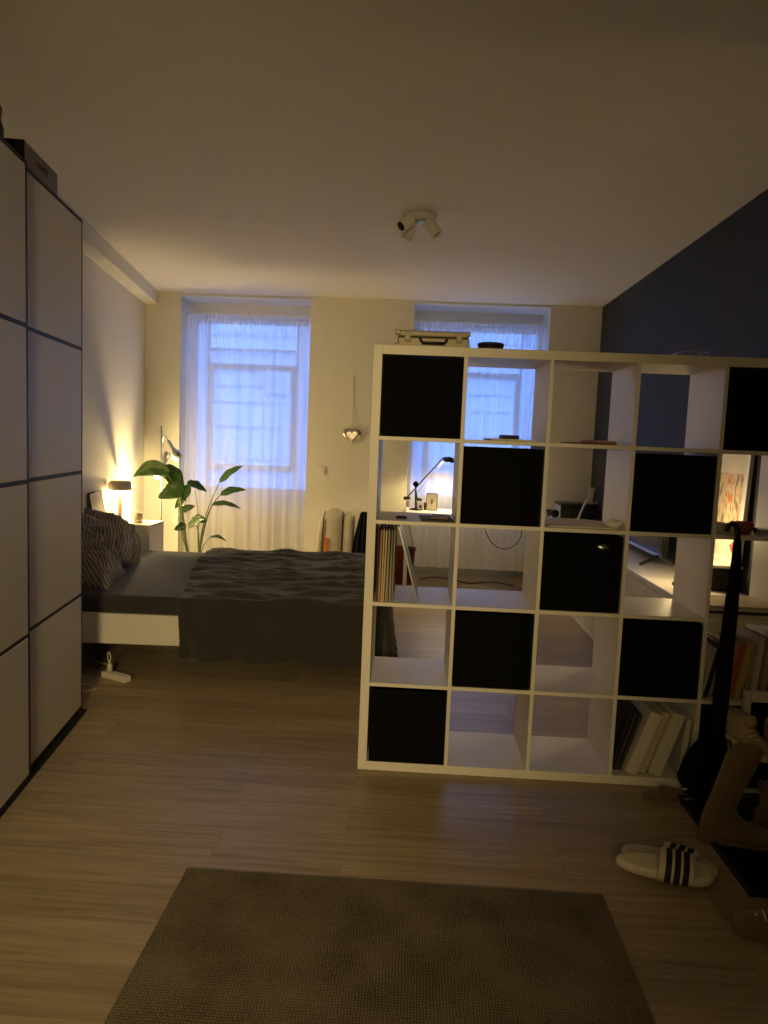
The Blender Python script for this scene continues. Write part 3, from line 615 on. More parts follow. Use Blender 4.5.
leaf((190, 484), (175, 509), .05, 3.62, 3.6, roll=.2)
stem([S2, (184, 530, 3.5), (181, 505, 3.45), (180, 492, 3.4)], .006); leaf((184, 486), (158, 498), .085, 3.4, 3.36, roll=-.2, sag=.0, fold=.3)
stem([S2, (184, 540, 3.55), (180, 520, 3.5), (183, 509, 3.5)], .005); leaf((181, 510), (195, 506), .040, 3.5, 3.5, roll=.3)
stem([S2, (185, 545, 3.5), (181, 535, 3.45), (182, 528, 3.42)], .005); leaf((186, 524), (174, 530), .042, 3.42, 3.38, roll=.2)
stem([S1, (199, 545, 3.6), (198, 530, 3.6), (195, 524, 3.6)], .006); leaf((188, 527), (205, 519), .055, 3.6, 3.52, roll=.6, sag=.02); leaf((194, 517), (207, 522), .045, 3.6, 3.55, roll=.4)
stem([S1, (198, 545, 3.65), (198, 515, 3.65), (195, 490, 3.65)], .005); leaf((187, 482), (207, 492), .052, 3.62, 3.66, roll=.9, sag=.01)
stem([S1, (200, 545, 3.6), (206, 515, 3.6), (219, 483, 3.6)], .006); leaf((219, 483), (243, 466), .046, 3.6, 3.55, roll=.6, sag=.02)
stem([S1, (201, 545, 3.6), (210, 510, 3.6), (221, 494, 3.6)], .006); leaf((220, 495), (246, 490), .042, 3.6, 3.55, roll=.5, sag=.02)
stem([S1, (200, 548, 3.6), (206, 520, 3.6), (212, 505, 3.6)], .005); leaf((211, 505), (241, 509), .034, 3.6, 3.55, roll=.8, sag=.03)
stem([S1, (202, 550, 3.6), (206, 542, 3.6), (210, 537, 3.58)], .004); leaf((209, 538), (227, 542), .022, 3.58, 3.5, roll=.9, sag=.03)

# ------------------------------------------------------------------ on the pier between the windows
ht = thing('heart_ornament', 'silver heart ornament hanging by a pale ribbon on the pier between the windows', 'ornament', (-.46, YB, 1.3), world=True)
def heart(sc, n=40): return [(sc*16*math.sin(t)**3/17, sc*(13*math.cos(t)-5*math.cos(2*t)-2*math.cos(3*t)-math.cos(4*t))/17) for t in [2*PI*k/n for k in range(n)]]
Mh = T(-.457, YB-.03, 1.458, rx=PI/2)
b = MB()
for k in range(1): pass
rings = [[Mh @ Vector((x_*s_, y_*s_, z_)) for x_, y_ in heart(.105)] for s_, z_ in ((.55, .022), (.90, .016), (1, 0), (1, -.004), (.94, -.014), (.84, -.016), (.78, -.010), (.6, -.018), (.3, -.026), (.05, -.028))]
b.loft(rings).build('heart', K['mirror'], ht)
MB().tube([(-.459, YB-.03, 1.52), (-.459, YB-.006, 1.80), (-.461, YB-.006, 2.05)], .0045, 6).build('ribbon', K['paper'], ht)
MB().tube([(-.461, YB-.012, 2.05), (-.461, YB, 2.05)], .004, 6).build('nail', K['steel'], ht)
for (x_, z_, lb) in ((-.757, 1.095, 'white square light switch on the pier right of the left window'), (-.056, 1.084, 'white socket plate on the pier, seen through the cube shelf')):
    t = thing('light_switch', lb, 'switch', (x_, YB, z_))
    MB().box((-.042, -.016, -.042), (.042, 0, .042)).build('switch_plate', K['white'], t, bevel=.004); MB().box((-.028, -.022, -.028), (.028, -.015, .028)).build('rocker', K['white'], t, bevel=.003)

# canvas bags and case leaning behind the bed
def slab(name, x0, x1, z1, th, y, lean, m_, label, cat, rnd=.06, grp=None):
    w = x1-x0; ol = superell(w/2, z1/2, 5, 32); M_ = T((x0+x1)/2, y, z1/2, rx=lean)
    b = MB(); rg = [[M_ @ Vector((px*s_, t_, pz*s_)) for px, pz in ol] for s_, t_ in ((.93, -th/2), (1, -th*.3), (1, th*.3), (.93, th/2))]
    return tag(b.loft(rg).build(name, m_), label, cat, grp)
cb = thing('folded_mattress', 'cream folded guest mattress with dark piping leaning on the pier behind the bed', 'mattress', (-.6, 4.25, 0), world=True)
xs = [(-.775, -.70, .655, .05), (-.70, -.50, .725, .0), (-.50, -.395, .70, .0)]
for k, (x0, x1, z1, o_) in enumerate(xs):
    w = x1-x0; ol = superell(w/2, .12, 3.4, 24); rings = []
    for q in range(15):
        t_ = q/14; z = z1*t_; s_ = 1-.0*t_; e = max(0, (t_-.95)/.05); sc = math.sqrt(max(.02, 1-e*e*.9)); e0 = max(0, (.05-t_)/.05); lx = (.055*(t_**2) if k == 0 else .012*t_)
        rings.append([Vector(((x0+x1)/2+lx+px*sc*(1-.1*e0), 4.27+py*sc, z)) for px, py in ol])
    MB().loft(rings).build('cushion_section', K['canvas'], cb)
for xx, zz, l in ((-.70, .70, .04), (-.50, .70, .01)): MB().tube([(xx-.004, 4.150, .02), (xx+l*.1, 4.150, zz*.5), (xx+l*.4, 4.150, zz-.05), (xx+l*.6, 4.2, zz)], .005).build('piping', K['trim'], cb)
box_obj('tag', (-.665, 4.138, .30), (-.635, 4.146, .44), K['orange'], cb, .002)
gb = thing('black_bag', 'black soft bag leaning between the cream mattress and the cube shelf', 'bag', (-.3, 4.2, 0), world=True)
b = MB(); rings = []
for q in range(13):
    t_ = q/12; z = .70*t_; w = .10*(1-.65*t_**2); rings.append([Vector((-.335+.045*t_+px*w, 4.22+py*.11*(1-.3*t_), z)) for px, py in superell(1, 1, 2.4, 20)])
b.loft(rings).build('bag_body', K['black'], gb)
for dx in (-.02, .03): MB().tube([(-.335+dx, 4.10, .1), (-.32+dx, 4.125, .4), (-.30+dx*.5, 4.14, .68)], .005).build('zip', K['trim'], gb)

# ------------------------------------------------------------------ desk by the right window
dk = thing('desk', 'long white desk under the right window, seen through the cube shelf', 'desk', (.9, 4.1, 0), world=True)
DZ = .755
box_obj('desktop', (.125, 3.80, DZ-.022), (1.86, 4.412, DZ), K['white'], dk, .003)
for xx, yy in ((.128, 3.83), (.128, 4.33), (1.80, 3.83), (1.80, 4.33)): box_obj('leg', (xx, yy, 0), (xx+.035, yy+.035, DZ-.022), K['white'], dk, .003)
dl = thing('desk_lamp', 'black counterbalanced desk lamp with a long slanting arm, lit', 'lamp', (.22, 4.15, DZ), world=True)
LY = 4.15; q = lambda u, v: P(u, v, LY)
MB().lathe([(0, 0), (.065, 0), (.065, .014), (.015, .022), (0, .022)], c=(.225, LY, DZ)).build('base', K['blackm'], dl)
MB().tube([(.222, LY, DZ+.02), q(415.3, 486)], .008).build('post', K['blackm'], dl)
MB().lathe([(.028, -.01), (.028, .01), (.018, .01), (.018, -.01)], M=Matrix.Translation(q(415.8, 484)) @ Matrix.Rotation(PI/2, 4, 'X')).build('pivot_ring', K['blackm'], dl)
MB().tube([q(408, 496.5), q(443, 458)], .0065).build('arm', K['blackm'], dl)
MB().tube([q(416, 494), q(443.5, 461)], .003).build('tension_rod', K['steel'], dl)
MB().tube([q(403.5, 498.2), q(410.5, 497.8)], .016, 12).build('counterweight', K['blackm'], dl)
MB().tube([q(416, 488), q(417, 499)], .005).build('arm', K['blackm'], dl)
MB().tube([q(416.5, 499.3), q(422, 499.8)], .015, 12).build('counterweight', K['blackm'], dl)
hc = q(449, 460)
MB().lathe([(0, .032), (.03, .028), (.052, .008), (.058, -.022), (.054, -.022), (.048, .004), (.028, .022), (0, .026)], M=Matrix.Translation(hc) @ Matrix.Rotation(math.radians(6), 4, 'Y')).build('lamp_head', K['blackm'], dl)
MB().lathe([(0, .02), (.02, .015), (.026, -.006), (.014, -.022), (0, -.024)], M=Matrix.Translation(hc)).build('bulb', K['bulb'], dl)
MB().tube([q(442.5, 458.5), hc+Vector((-.03, 0, .022))], .009).build('neck', K['blackm'], dl)
lamp('desk_lamp_light', 'SPOT', hc+Vector((0, 0, -.028)), P_DESK, size=.02, target=hc+Vector((-.03, .05, -1)), spot=150, blend=.5)
def picture(name, x0, x1, y, z0, z1, m_fr, m_in, label, fw=.008, motif=None):
    t = thing(name, label, 'picture frame', ((x0+x1)/2, y, z0), world=True); b = MB()
    b.box((x0, y, z0), (x0+fw, y+.015, z1)).box((x1-fw, y, z0), (x1, y+.015, z1)).box((x0+fw, y, z0), (x1-fw, y+.015, z0+fw)).box((x0+fw, y, z1-fw), (x1-fw, y+.015, z1)); b.build('frame', m_fr, t, bevel=.001)
    MB().box((x0+fw, y+.006, z0+fw), (x1-fw, y+.012, z1-fw)).build('picture', m_in, t)
    if motif: motif(t, (x0+x1)/2, y+.005, (z0+z1)/2)
    return t
def m1(t, x, y, z): MB().lathe([(0, 0), (.014, 0), (.014, .001), (0, .001)], M=T(x, y, z+.005, rx=PI/2) @ Matrix.Diagonal((1, 1.9, 1, 1))).build('motif', K['wood'], t); MB().box((x-.0015, y, z-.045), (x+.0015, y+.001, z-.02)).build('motif', K['stem'], t)
def m2(t, x, y, z): MB().box((x-.013, y, z-.013), (x+.013, y+.001, z+.013)).build('motif', K['ink'], t)
picture('picture_frame', .322, .432, 4.15, DZ, .925, K['blackp'], K['paper'], 'thin black frame with a small brown feather print on the desk', .007, m1)
picture('picture_frame', .240, .295, 4.12, DZ, .832, K['pot'], K['paper'], 'tiny pale frame with a dark square in front of the desk lamp', .006, m2)
for xx in (.212, .300): tag(box_obj('speaker_block', (xx, 4.17, DZ), (xx+.022, 4.21, DZ+.075), K['blackp'], None, .003), 'small black block on the desk %s the tiny pale frame' % ('left of' if xx < .25 else 'right of'), 'block')
# printer-like box and stand at the right end
pr = thing('printer', 'black box printer on the right end of the desk', 'printer', (1.7, 4.1, DZ), world=True)
pa, pb_ = P(558, 502, 4.0), P(600, 519, 4.0)
box_obj('printer_body', (1.60, 3.98, DZ), (1.93, 4.28, DZ+.125), K['blackp'], pr, .01); box_obj('printer_lid', (1.60, 3.975, DZ+.127), (1.93, 4.28, DZ+.142), mat('dark_grey_plastic', (.06, .06, .065), .35), pr, .004)
box_obj('side_panel', (1.585, 3.97, DZ+.004), (1.60, 4.27, DZ+.12), K['steel'], pr, .002)
hp = thing('headphones', 'grey and black headphones lying left of the printer on the desk', 'headphones', (1.50, 4.0, DZ), world=True)
for xx in (1.47, 1.545): MB().lathe([(0, 0), (.035, 0), (.040, .012), (.035, .03), (0, .032)], M=T(xx, 3.98, DZ+.042, rx=PI/2, rz=.2)).build('ear_cup', K['blackp'] if xx > 1.5 else K['steel'], hp)
MB().tube([(1.47+.04*(1-math.cos(a)), 4.0+.09*math.sin(a)+.0, DZ+.045+.02*math.sin(a)) for a in [PI*k/10 for k in range(11)]], .008).build('headband', K['blackp'], hp)
st = thing('phone_stand', 'white angled arm-like stand in front of the printer on the desk', 'stand', (1.8, 3.9, DZ), world=True)
SY = 3.9; g_ = lambda u, v: P(u, v, SY)
MB().tube([g_(578, 519.5), g_(581, 512), g_(585, 503), g_(589, 500)], [.012, .011, .012, .014], 8).build('arm', K['white'], st)
b = MB(); A, B = g_(589.5, 503), g_(593, 487.5); d = (B-A).normalized(); s_ = d.cross(Vector((0, 1, 0)))*.024
b.loft([[A-s_+Vector((0, k, 0)), A+s_*.8+Vector((0, k, 0)), B+s_+Vector((0, k, 0)), B-s_+Vector((0, k, 0))] for k in (0, .012)], True, False).build('holder', K['white'], st, bevel=.004)
for k in range(3): MB().lathe([(0, 0), (.011, .002), (.011, .018), (0, .02)], c=g_(589+3.5*k, 504)).build('knob', K['white'], st)
MB().lathe([(0, 0), (.04, 0), (.04, .008), (0, .01)], c=(g_(578, 519.5).x, SY, DZ)).build('foot', K['white'], st)
# cables, bin
def sag_cable(name, pts, r, m_, label):
    P3 = [Vector(p_) for p_ in pts]; out = []
    for i in range(len(P3)-1):
        for k in range(6):
            t_ = k/6; p0 = P3[max(i-1, 0)]; p1 = P3[i]; p2 = P3[i+1]; p3 = P3[min(i+2, len(P3)-1)]
            out.append(.5*((2*p1)+(p2-p0)*t_+(2*p0-5*p1+4*p2-p3)*t_*t_+(-p0+3*p1-3*p2+p3)*t_**3))
    out.append(P3[-1]); return tag(MB().tube(out, r, 6).build(name, m_), label, 'cable')
CY = 4.2
sag_cable('cable', [Vector((P(481, 518, CY).x, CY, DZ-.022)), P(485, 530, CY), P(492, 543, CY), P(502, 549, CY), P(512, 547, CY), P(519, 540, CY), P(521.5, 532, CY), Vector((P(521, 518, CY).x, CY, DZ-.022))], .005, K['blackp'], 'black cable hanging in a loop below the desk')
sag_cable('cable', [Vector((P(408, 517, CY).x, CY, DZ-.022)), P(410, 530, CY), P(412, 540, CY), P(413, 546, CY)], .004, K['blackp'], 'short black cable dropping from the desk to the red bin')
sag_cable('cable', [(.30, 4.45, .006), (.42, 4.62, .006), (.62, 4.55, .006), (.80, 4.38, .006), (1.05, 4.5, .006), (1.25, 4.35, .006)], .005, K['trim'], 'dark cable snaking on the floor below the desk')
sag_cable('cable', [(.72, 4.25, .006), (.95, 4.15, .006), (1.05, 3.95, .006), (1.22, 3.9, .006), (1.3, 4.1, .006)], .004, K['cable'], 'pale cable curling on the floor below the desk')
rb = thing('waste_bin', 'red-brown waste bin on the floor behind the desk leg', 'bin', (.11, 4.24, 0))
b = MB(); R_ = lambda s_, z: [Vector((px*s_, py*s_, z)) for px, py in superell(1, .9, 3.5, 28)]
b.loft([R_(.10, 0), R_(.128, .34), R_(.134, .345), R_(.134, .36), R_(.124, .36), R_(.098, .012)]).build('bin_body', K['red'], rb)

# ------------------------------------------------------------------ sideboard, television, picture
sb = thing('sideboard', 'long low white sideboard with grooved doors along the dark blue wall', 'sideboard', (1.76, 1.9, 0), world=True)
BZ = .69; X0 = 1.553
box_obj('top', (X0, .47, BZ-.018), (XR-.003, 3.35, BZ), K['white'], sb, .002); box_obj('carcass', (X0+.02, .475, .03), (XR-.003, 3.345, BZ-.018), K['white'], sb)
box_obj('plinth', (X0+.03, .48, 0), (XR-.02, 3.34, .03), K['white'], sb)
n = 5
for k in range(n):
    y0 = .475+2.87*k/n; y1 = .475+2.87*(k+1)/n-.004; b = MB().box((X0+.006, y0, .035), (X0+.018, y1, BZ-.045)); d_ = b.build('door', K['white'], sb, bevel=.001)
    b = MB(); m_ = 9
    for j in range(m_): a0 = y0+.02+(y1-y0-.04)*j/m_; b.box((X0+.002, a0, .06), (X0+.0055, a0+(y1-y0-.04)/m_-.012, BZ-.07))
    b.build('slatted_front', K['white'], d_)
tv = thing('television', 'black flat television on curved feet on the sideboard', 'television', (1.76, 2.4, BZ), world=True)
box_obj('tv_body', (1.80, 1.66, BZ+.055), (1.835, 2.80, BZ+.68), K['blackp'], tv, .004); box_obj('screen', (1.7965, 1.672, BZ+.075), (1.80, 2.788, BZ+.668), K['screen'], tv)
box_obj('lower_bezel', (1.793, 1.66, BZ+.052), (1.80, 2.80, BZ+.072), K['steel'], tv, .002)
box_obj('tv_back', (1.835, 1.80, BZ+.12), (1.875, 2.66, BZ+.5), K['blackp'], tv, .012)
for yy in (1.72, 2.74): MB().tube([(1.665, yy-.05, BZ+.010), (1.71, yy-.03, BZ+.028), (1.79, yy, BZ+.058), (1.83, yy, BZ+.058), (1.88, yy-.02, BZ+.03), (1.915, yy-.03, BZ+.010)], .010, 8).build('foot', K['blackp'], tv)
ab = thing('audio_box', 'black boxy audio unit with a white top at the near end of the sideboard', 'audio unit', (1.80, 1.1, BZ), world=True)
box_obj('unit_body', (1.785, .90, BZ+.006), (1.965, 1.30, BZ+.125), K['blackp'], ab, .004); box_obj('top_plate', (1.78, .895, BZ+.126), (1.968, 1.305, BZ+.140), K['white'], ab, .002)
for xx in (1.81, 1.93):
    for yy in (.94, 1.26): MB().lathe([(0, 0), (.015, 0), (.015, .006), (0, .006)], c=(xx, yy, BZ), n=12).build('foot', K['blackp'], ab)
pf = thing('framed_print', 'large white framed abstract print in orange and beige against the dark wall', 'framed print', (1.95, 1.15, BZ+.14), world=True)
PZ = BZ+.141; PY0, PY1, PH = .872, 1.40, .70
Ml = T(1.925, 0, PZ, ry=math.radians(2.0))
b = MB(); fw = .028
b.box((0, PY0, 0), (.022, PY0+fw, PH), Ml).box((0, PY1-fw, 0), (.022, PY1, PH), Ml).box((0, PY0+fw, 0), (.022, PY1-fw, fw), Ml).box((0, PY0+fw, PH-fw), (.022, PY1-fw, PH), Ml); b.build('frame', K['white'], pf, bevel=.002)
MB().box((.010, PY0+fw, fw), (.018, PY1-fw, PH-fw), Ml).build('mat_board', K['paper'], pf)
MB().box((.0085, PY0+.075, .20), (.010, PY1-.075, .49), Ml).build('print', K['art'], pf)
b = MB()
for k in range(16):
    a = random.random()*2*PI; rr = .028*math.sqrt(random.random()); b.lathe([(0, 0), (.008, 0), (.008, .001), (0, .001)], n=8, M=Ml @ T(.0085, PY0+.11+rr*math.cos(a), .095+rr*math.sin(a), ry=-PI/2))
b.build('flower_motif', mat('motif_red', (.45, .07, .03), .6), pf)
sl = thing('table_lamp', 'small warm glowing table lamp on the sideboard, hidden behind the fourth-column box', 'lamp', (1.70, 1.03, BZ))
MB().lathe([(0, 0), (.05, 0), (.05, .012), (.01, .018), (.01, .34), (0, .34)]).build('base', K['blackm'], sl)
MB().lathe([(0, .345), (.04, .35), (.062, .40), (.055, .46), (.02, .485), (0, .485)]).build('lamp_shade', K['opal'], sl)
lamp('sideboard_light', 'POINT', (1.70, 1.03, BZ+.29), P_SIDE, size=.05)

# ------------------------------------------------------------------ ceiling spotlight
cl = thing('ceiling_spotlight', 'white round ceiling fixture with three swivel spotlights, unlit', 'ceiling light', (.15, 1.66, ZC), world=True)
MB().lathe([(0, 0), (.105, 0), (.105, -.022), (.098, -.028), (0, -.028)], c=(.155, 1.66, ZC)).build('base', K['white'], cl)
MB().lathe([(0, -.028), (.035, -.028), (.033, -.034), (0, -.034)], c=(.155, 1.66, ZC)).build('cap', K['steel'], cl)
for (ax, ay, tx, ty, tz) in ((.085, 1.60, -.055, -.06, -.055), (.10, 1.70, -.030, .02, -.08), (.215, 1.64, .055, -.01, -.07)):
    A = Vector((ax, ay, ZC-.028)); C0 = A+Vector((0, 0, -.026)); dd = Vector((tx, ty, tz)).normalized(); M_ = Matrix.Translation(C0-dd*.025) @ Matrix.Scale(1.3, 4) @ dd.to_track_quat('Z', 'Y').to_matrix().to_4x4()
    o = MB().tube([A, C0], .008, 8).build('swivel_arm', K['white'], cl)
    h_ = MB().lathe([(0, 0), (.026, 0), (.029, .006), (.029, .085), (.025, .085), (.025, .07), (0, .07)], M=M_).build('spot_head', K['white'], cl)
    MB().lathe([(0, .0705), (.024, .0705), (.020, .076), (0, .077)], M=M_).build('bulb', K['trim'], h_)

# ------------------------------------------------------------------ floor things
rg = tag(box_obj('rug', (-.495, -2.6, .0008), (.85, -.815, .012), K['rug'], None, .003), 'grey-brown woven rug on the wooden floor in the foreground', 'rug')
ps = thing('power_strip', 'white power strip on the floor beside the wardrobe, one plug in', 'power strip', (-1.465, .97, 0), -math.radians(26))
MB().box((-.095, -.026, 0), (.095, .026, .036)).build('housing', K['cable'], ps, bevel=.005)
for k in range(3): MB().lathe([(0, .0362), (.019, .0362), (.019, .038), (.016, .038), (.015, .0365), (0, .0365)], c=(-.005+.045*k, 0, 0), n=18).build('socket', K['paper'], ps)
MB().lathe([(0, .038), (.016, .038), (.014, .075), (.006, .085), (0, .085)], c=(-.050, 0, 0), n=16).build('plug', K['cable'], ps)
px_ = Vector((-1.465, .97, 0)); cr_, sr_ = math.cos(-math.radians(26)), math.sin(-math.radians(26)); wv = lambda x_, y_, z_: Vector((px_.x+x_*cr_-y_*sr_, px_.y+x_*sr_+y_*cr_, z_))
sag_cable('cable', [wv(-.05, 0, .083), wv(-.055, .01, .125), wv(-.085, .02, .14), wv(-.105, .035, .09), wv(-.10, .06, .02), wv(-.12, .09, .005), wv(-.2, .12, .005)], .0035, K['cable'], 'white plug cable arching up from the power strip')
sag_cable('cable', [wv(-.096, 0, .02), wv(-.14, .03, .005), wv(-.17, .10, .005), wv(-.24, .15, .005), wv(-.34, .14, .005)], .004, K['cable'], 'white cable running from the power strip behind the wardrobe')
sag_cable('cable', [(-1.62, .98, .005), (-1.70, .94, .005), (-1.66, .86, .005), (-1.56, .84, .005), (-1.50, .79, .005), (-1.55, .73, .005), (-1.66, .72, .005)], .004, K['cable'], 'white cable loop on the floor in front of the power strip')

# slides
def foot_outline(L_, w, n=40):
    out = []
    for k in range(n):
        t_ = 2*PI*k/n; x_ = math.cos(t_); y_ = math.sin(t_); wid = w*(.80+.20*x_) * (1 - .10*math.exp(-((x_+.1)/.35)**2))
        out.append((math.copysign(abs(x_)**.82, x_)*L_/2, math.copysign(abs(y_)**.8, y_)*wid/2+.004*x_))
    return out
def slide(loc, rz, label, rx=0, ry=0):
    t = thing('slide_sandal', label, 'sandal', loc, rz, group='pair of slides'); t.rotation_euler = (rx, ry, rz)
    ol = foot_outline(.315, .135); b = MB()
    b.loft([[Vector((x_*s_, y_*s_, z_)) for x_, y_ in ol] for s_, z_ in ((.93, 0), (.975, .004), (1, .013), (.99, .021), (.96, .028), (.91, .0315), (.80, .0325), (.4, .0325), (.02, .0325))]).build('sole', K['cream'], t)
    b = MB(); b.mats = [K['cream'], K['navy']]; nb = 28; na = 16; xs_ = [0+.11*k/nb-.02 for k in range(nb+1)]
    V = []
    for xk in xs_:
        row = []
        for j in range(na+1):
            a = PI*j/na; hw = .066-.006*abs(xk-.03)/.08; row.append(b.bm.verts.new(Vector((xk+.010*math.cos(a), hw*math.cos(a), .012+ (.056-.14*max(0, xk-.03))*math.sin(a)**.6))))
        V.append(row)
    for i in range(nb):
        for j in range(na):
            f = b.bm.faces.new((V[i][j], V[i+1][j], V[i+1][j+1], V[i][j+1])); f.smooth = True; f.material_index = 1 if (5 <= i < 10 or 12 <= i < 17 or 19 <= i < 24) else 0
    b.build('strap', None, t, solid=.004)
    return t
slide((1.080, -.695, .030), math.radians(-10), 'cream slide with three dark stripes lying on top of the other slide', rx=math.radians(9), ry=math.radians(2))
slide((1.130, -.600, .0), math.radians(-22), 'cream slide mostly hidden under the striped one', rx=0)

# shoes: outline rings from (front/top point, back/bottom point, half width)
def shoe_loft(rings, n=18):
    out = []
    for (ax, az), (bx_, bz), hw in rings:
        c = Vector(((ax+bx_)/2, 0, (az+bz)/2)); h = Vector(((ax-bx_)/2, 0, (az-bz)/2))
        out.append([c + h*(abs(math.cos(t))**.8*math.copysign(1, math.cos(t))) + Vector((0, hw, 0))*(abs(math.sin(t))**.8*math.copysign(1, math.sin(t))) for t in [2*PI*k/n for k in range(n)]])
    return MB().loft(out)
def boot(loc, rz, label, h=.38, m_=None, grp='tan boots', lean=0.0):
    m_ = m_ or K['tan']; t = thing('boot', label, 'boot', loc, rz, group=grp)
    l = lean
    R_ = [((.062+l, h), (-.055+l, h-.01), .052), ((.060+l*.8, h*.85), (-.058+l*.8, h*.83), .052), ((.050+l*.4, h*.6), (-.050+l*.4, h*.58), .047), ((.046+l*.1, h*.40), (-.046, h*.36), .041), ((.055, h*.32), (-.058, .10), .041), ((.068, .108), (-.070, .045), .040), ((.085, .092), (-.055, .014), .040), ((.11, .080), (.0, .012), .043), ((.145, .068), (.07, .012), .046), ((.180, .055), (.14, .012), .046), ((.210, .040), (.20, .014), .036), ((.222, .03), (.220, .02), .015)]
    shoe_loft(R_).build('upper', m_, t, sub=1)
    MB().prism([(x_*1.0+.075, y_) for x_, y_ in foot_outline(.30, .095)], 0, .018).build('sole', m_, t, bevel=.004)
    MB().prism([(x_*.26-.040, y_*.8) for x_, y_ in foot_outline(.28, .09)], 0, .03).build('heel', m_, t, bevel=.003)
    b = MB().tube([(-.058+l, 0, h-.04), (-.068+l, 0, h-.015), (-.064+l, 0, h+.004), (-.054+l, 0, h-.012)], .004, 6); b.build('pull_tab', m_, t)
    return t
def sneaker(loc, rz, label, m_, grp='shoes on the rack', tall=.10, sole=None):
    t = thing('sneaker', label, 'shoe', loc, rz, group=grp); h = tall
    R_ = [((.030, h+.005), (-.120, h+.0), .036), ((.034, h*.85), (-.128, h*.8), .038), ((.045, h*.72), (-.133, .045), .040), ((.06, .072), (-.12, .02), .042), ((.085, .066), (-.04, .02), .044), ((.11, .058), (.05, .02), .047), ((.135, .048), (.11, .02), .044), ((.150, .036), (.145, .022), .028)]
    shoe_loft(R_).build('upper', m_, t, sub=1)
    MB().prism([(x_+.008, y_) for x_, y_ in foot_outline(.305, .105)], 0, .026).build('sole', sole or K['cream'], t, bevel=.006)
    b = MB()
    for k in range(4): xx = .028+.02*k; b.tube([(xx, -.028, .082-.010*k), (xx+.004, 0, .098-.011*k), (xx, .028, .082-.010*k)], .003, 6)
    b.build('laces', K['paper'], t)
    MB().tube([(.035, 0, h-.03), (.040, 0, h-.005), (.036, 0, h+.012)], [.022, .022, .014], 10).build('tongue', m_, t)
    return t

# boot tray, rack, boots and shoes
ty = thing('boot_tray', 'black rubber boot tray on the floor right of the slides', 'tray', (1.6, -.43, 0), world=True)
b = MB(); b.box((1.335, -.76, .001), (1.965, -.10, .006)); b.build('tray_floor', K['black'], ty)
b = MB(); b.box((1.335, -.76, .006), (1.350, -.10, .018)).box((1.950, -.76, .006), (1.965, -.10, .018)).box((1.350, -.76, .006), (1.950, -.745, .018)).box((1.350, -.115, .006), (1.950, -.10, .018)); b.build('tray_rim', K['blackp'], ty, bevel=.003)
boot((1.365, -.43, .0062), math.radians(-8), 'tall tan suede boot standing on the black tray, nearest the slides', .385, lean=.075)
boot((1.60, -.34, .0062), math.radians(-4), 'tan boot standing behind the front one on the black tray', .20, lean=.01)
rk = thing('shoe_rack', 'low black metal shoe rack behind the tan boot', 'rack', (1.7, -.27, 0), world=True)
for xx in (1.47, 1.93):
    for yy in (-.28, -.12): MB().tube([(xx, yy, .0065), (xx, yy, .31)], .008).build('leg', K['blackm'], rk)
for z_ in (.045, .275):
    b = MB()
    for k in range(7): b.tube([(1.47, -.28+.16*k/6, z_), (1.93, -.28+.16*k/6, z_)], .005, 6)
    b.build('shelf', K['blackm'], rk)
sneaker((1.535, -.20, .281), math.radians(-82), 'beige high sneaker with a pull tab at the left end of the shoe rack', mat('beige_knit', (.36, .28, .19), .8), tall=.125)
sneaker((1.665, -.22, .281), math.radians(-100), 'cream sneaker with dark strap on the shoe rack at the photo edge', K['cream'], tall=.10)
sneaker((1.80, -.22, .281), math.radians(-92), 'cream sneaker on the shoe rack, right of the strapped one', K['cream'], tall=.10)
o = MB().tube([(1.62, -.33, .36), (1.60, -.27, .395), (1.65, -.22, .41), (1.71, -.26, .38)], [.006, .014, .016, .010], 8).build('dark_strap', K['blackp']); tag(o, 'dark strap lying over the cream sneaker on the shoe rack', 'strap')
sneaker((1.355, -.965, 0), math.radians(168), 'tan suede low shoe at the lower right corner of the photo', K['tan'], grp='loose shoes', tall=.15, sole=K['tan'])
# flat sandal by the shelf foot
fs = thing('leather_sandal', 'flat tan leather sandal on the floor at the foot of the cube shelf', 'sandal', (1.300, -.10, 0), math.radians(176))
MB().prism(foot_outline(.215, .085), 0, .014).build('sole', K['tan'], fs, bevel=.004)
MB().grid(lambda u, v: Vector((-.02+.05*u, .036*math.cos(v*PI), .012+.034*math.sin(v*PI))), 6, 12).build('strap', K['tan'], fs, solid=.004)

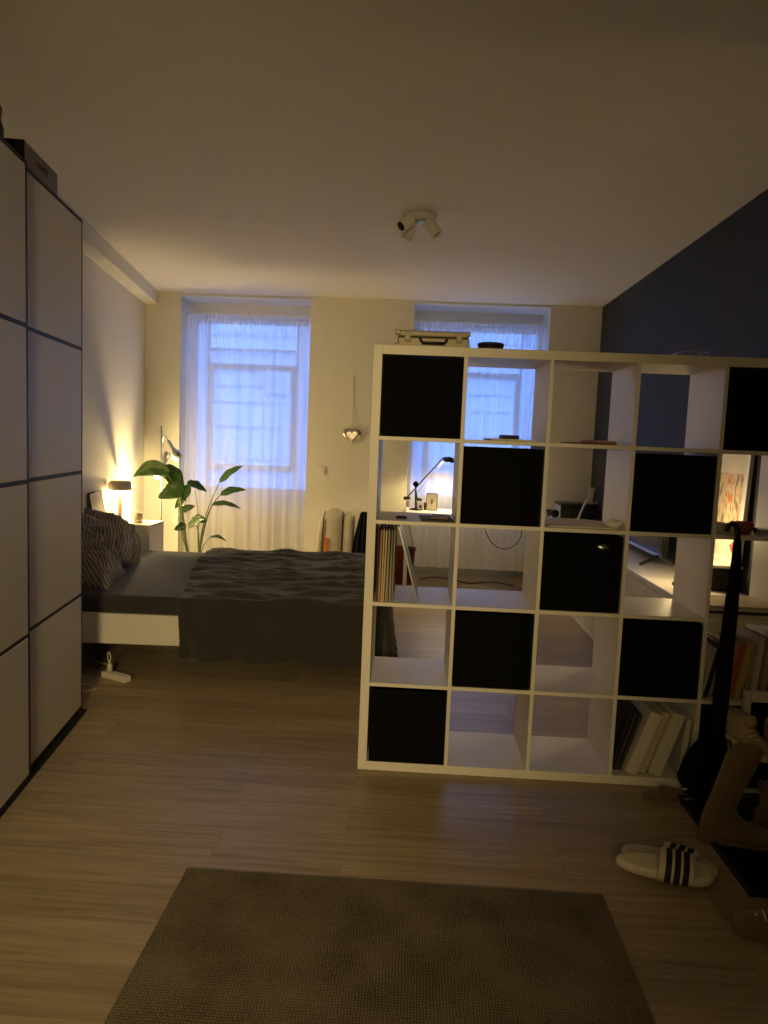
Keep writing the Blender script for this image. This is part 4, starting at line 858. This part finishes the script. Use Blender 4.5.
# umbrella leaning on the shelf
um = thing('umbrella', 'long folded black umbrella with a hooked handle leaning upright against the cube shelf', 'umbrella', (1.475, -.11, 0), world=True)
UY = lambda v: -.13+.105*max(0, min(1, (785-v)/250))
up = lambda u, v: P(u, v, -.12)
hk = up(737.5, 531)
MB().tube([up(714, 776), up(722, 690), up(731, 610), up(736.5, 560), up(737.5, 540)], [.026, .031, .027, .019, .014], 12).build('canopy', K['black'], um)
MB().tube([up(713, 784), up(714, 776)], [.004, .007]).build('tip', K['blackm'], um)
MB().tube([up(737.5, 540), hk, up(736.5, 525.5), up(732, 523.5), up(728, 526), up(727, 531.5)], [.012, .012, .012, .012, .011, .010], 10).build('handle', K['blackp'], um)
# dark soft bag at the shelf corner
bg_ = thing('soft_bag', 'slumped black soft bag on the floor at the lower right of the cube shelf', 'bag', (1.50, -.05, 0), world=True)
def blob(u, v):
    th = u*2*PI; ph = v*PI; d = Vector((math.cos(th)*math.sin(ph), math.sin(th)*math.sin(ph), math.cos(ph)))
    s_ = 1+.22*noise.noise(d*2+Vector((7, 2, 1)))
    return Vector((1.475+d.x*.125*s_*(1-.25*d.z), -.062+d.y*.048*s_, max(.002, .115+d.z*.135*s_)))
MB().grid(blob, 40, 24).build('bag_body', K['black'], bg_)
MB().tube([(1.40, -.07, .2), (1.42, -.085, .27), (1.49, -.085, .285), (1.53, -.08, .22)], .008).build('strap', K['black'], bg_)
MB().tube([(1.345, -.115, .045), (1.375, -.118, .055)], .006).build('buckle', K['steel'], bg_)
# white frame on the right
wf = thing('empty_frame', 'white rectangular frame leaning against the cube shelf behind the shoes', 'frame', (1.75, -.05, 0), world=True)
fx0, fx1, fz = 1.585, 1.955, .462; b = MB()
b.box((fx0, -.075, .0065), (fx0+.028, -.05, fz)).box((fx1-.028, -.075, .0065), (fx1, -.05, fz)).box((fx0+.028, -.075, fz-.045), (fx1-.028, -.05, fz)).box((fx0+.028, -.075, .0065), (fx1-.028, -.05, .045)); b.build('frame', K['white'], wf, bevel=.003)
box_obj('backing', (fx0+.028, -.06, .045), (fx1-.028, -.052, fz-.045), K['black'], wf)
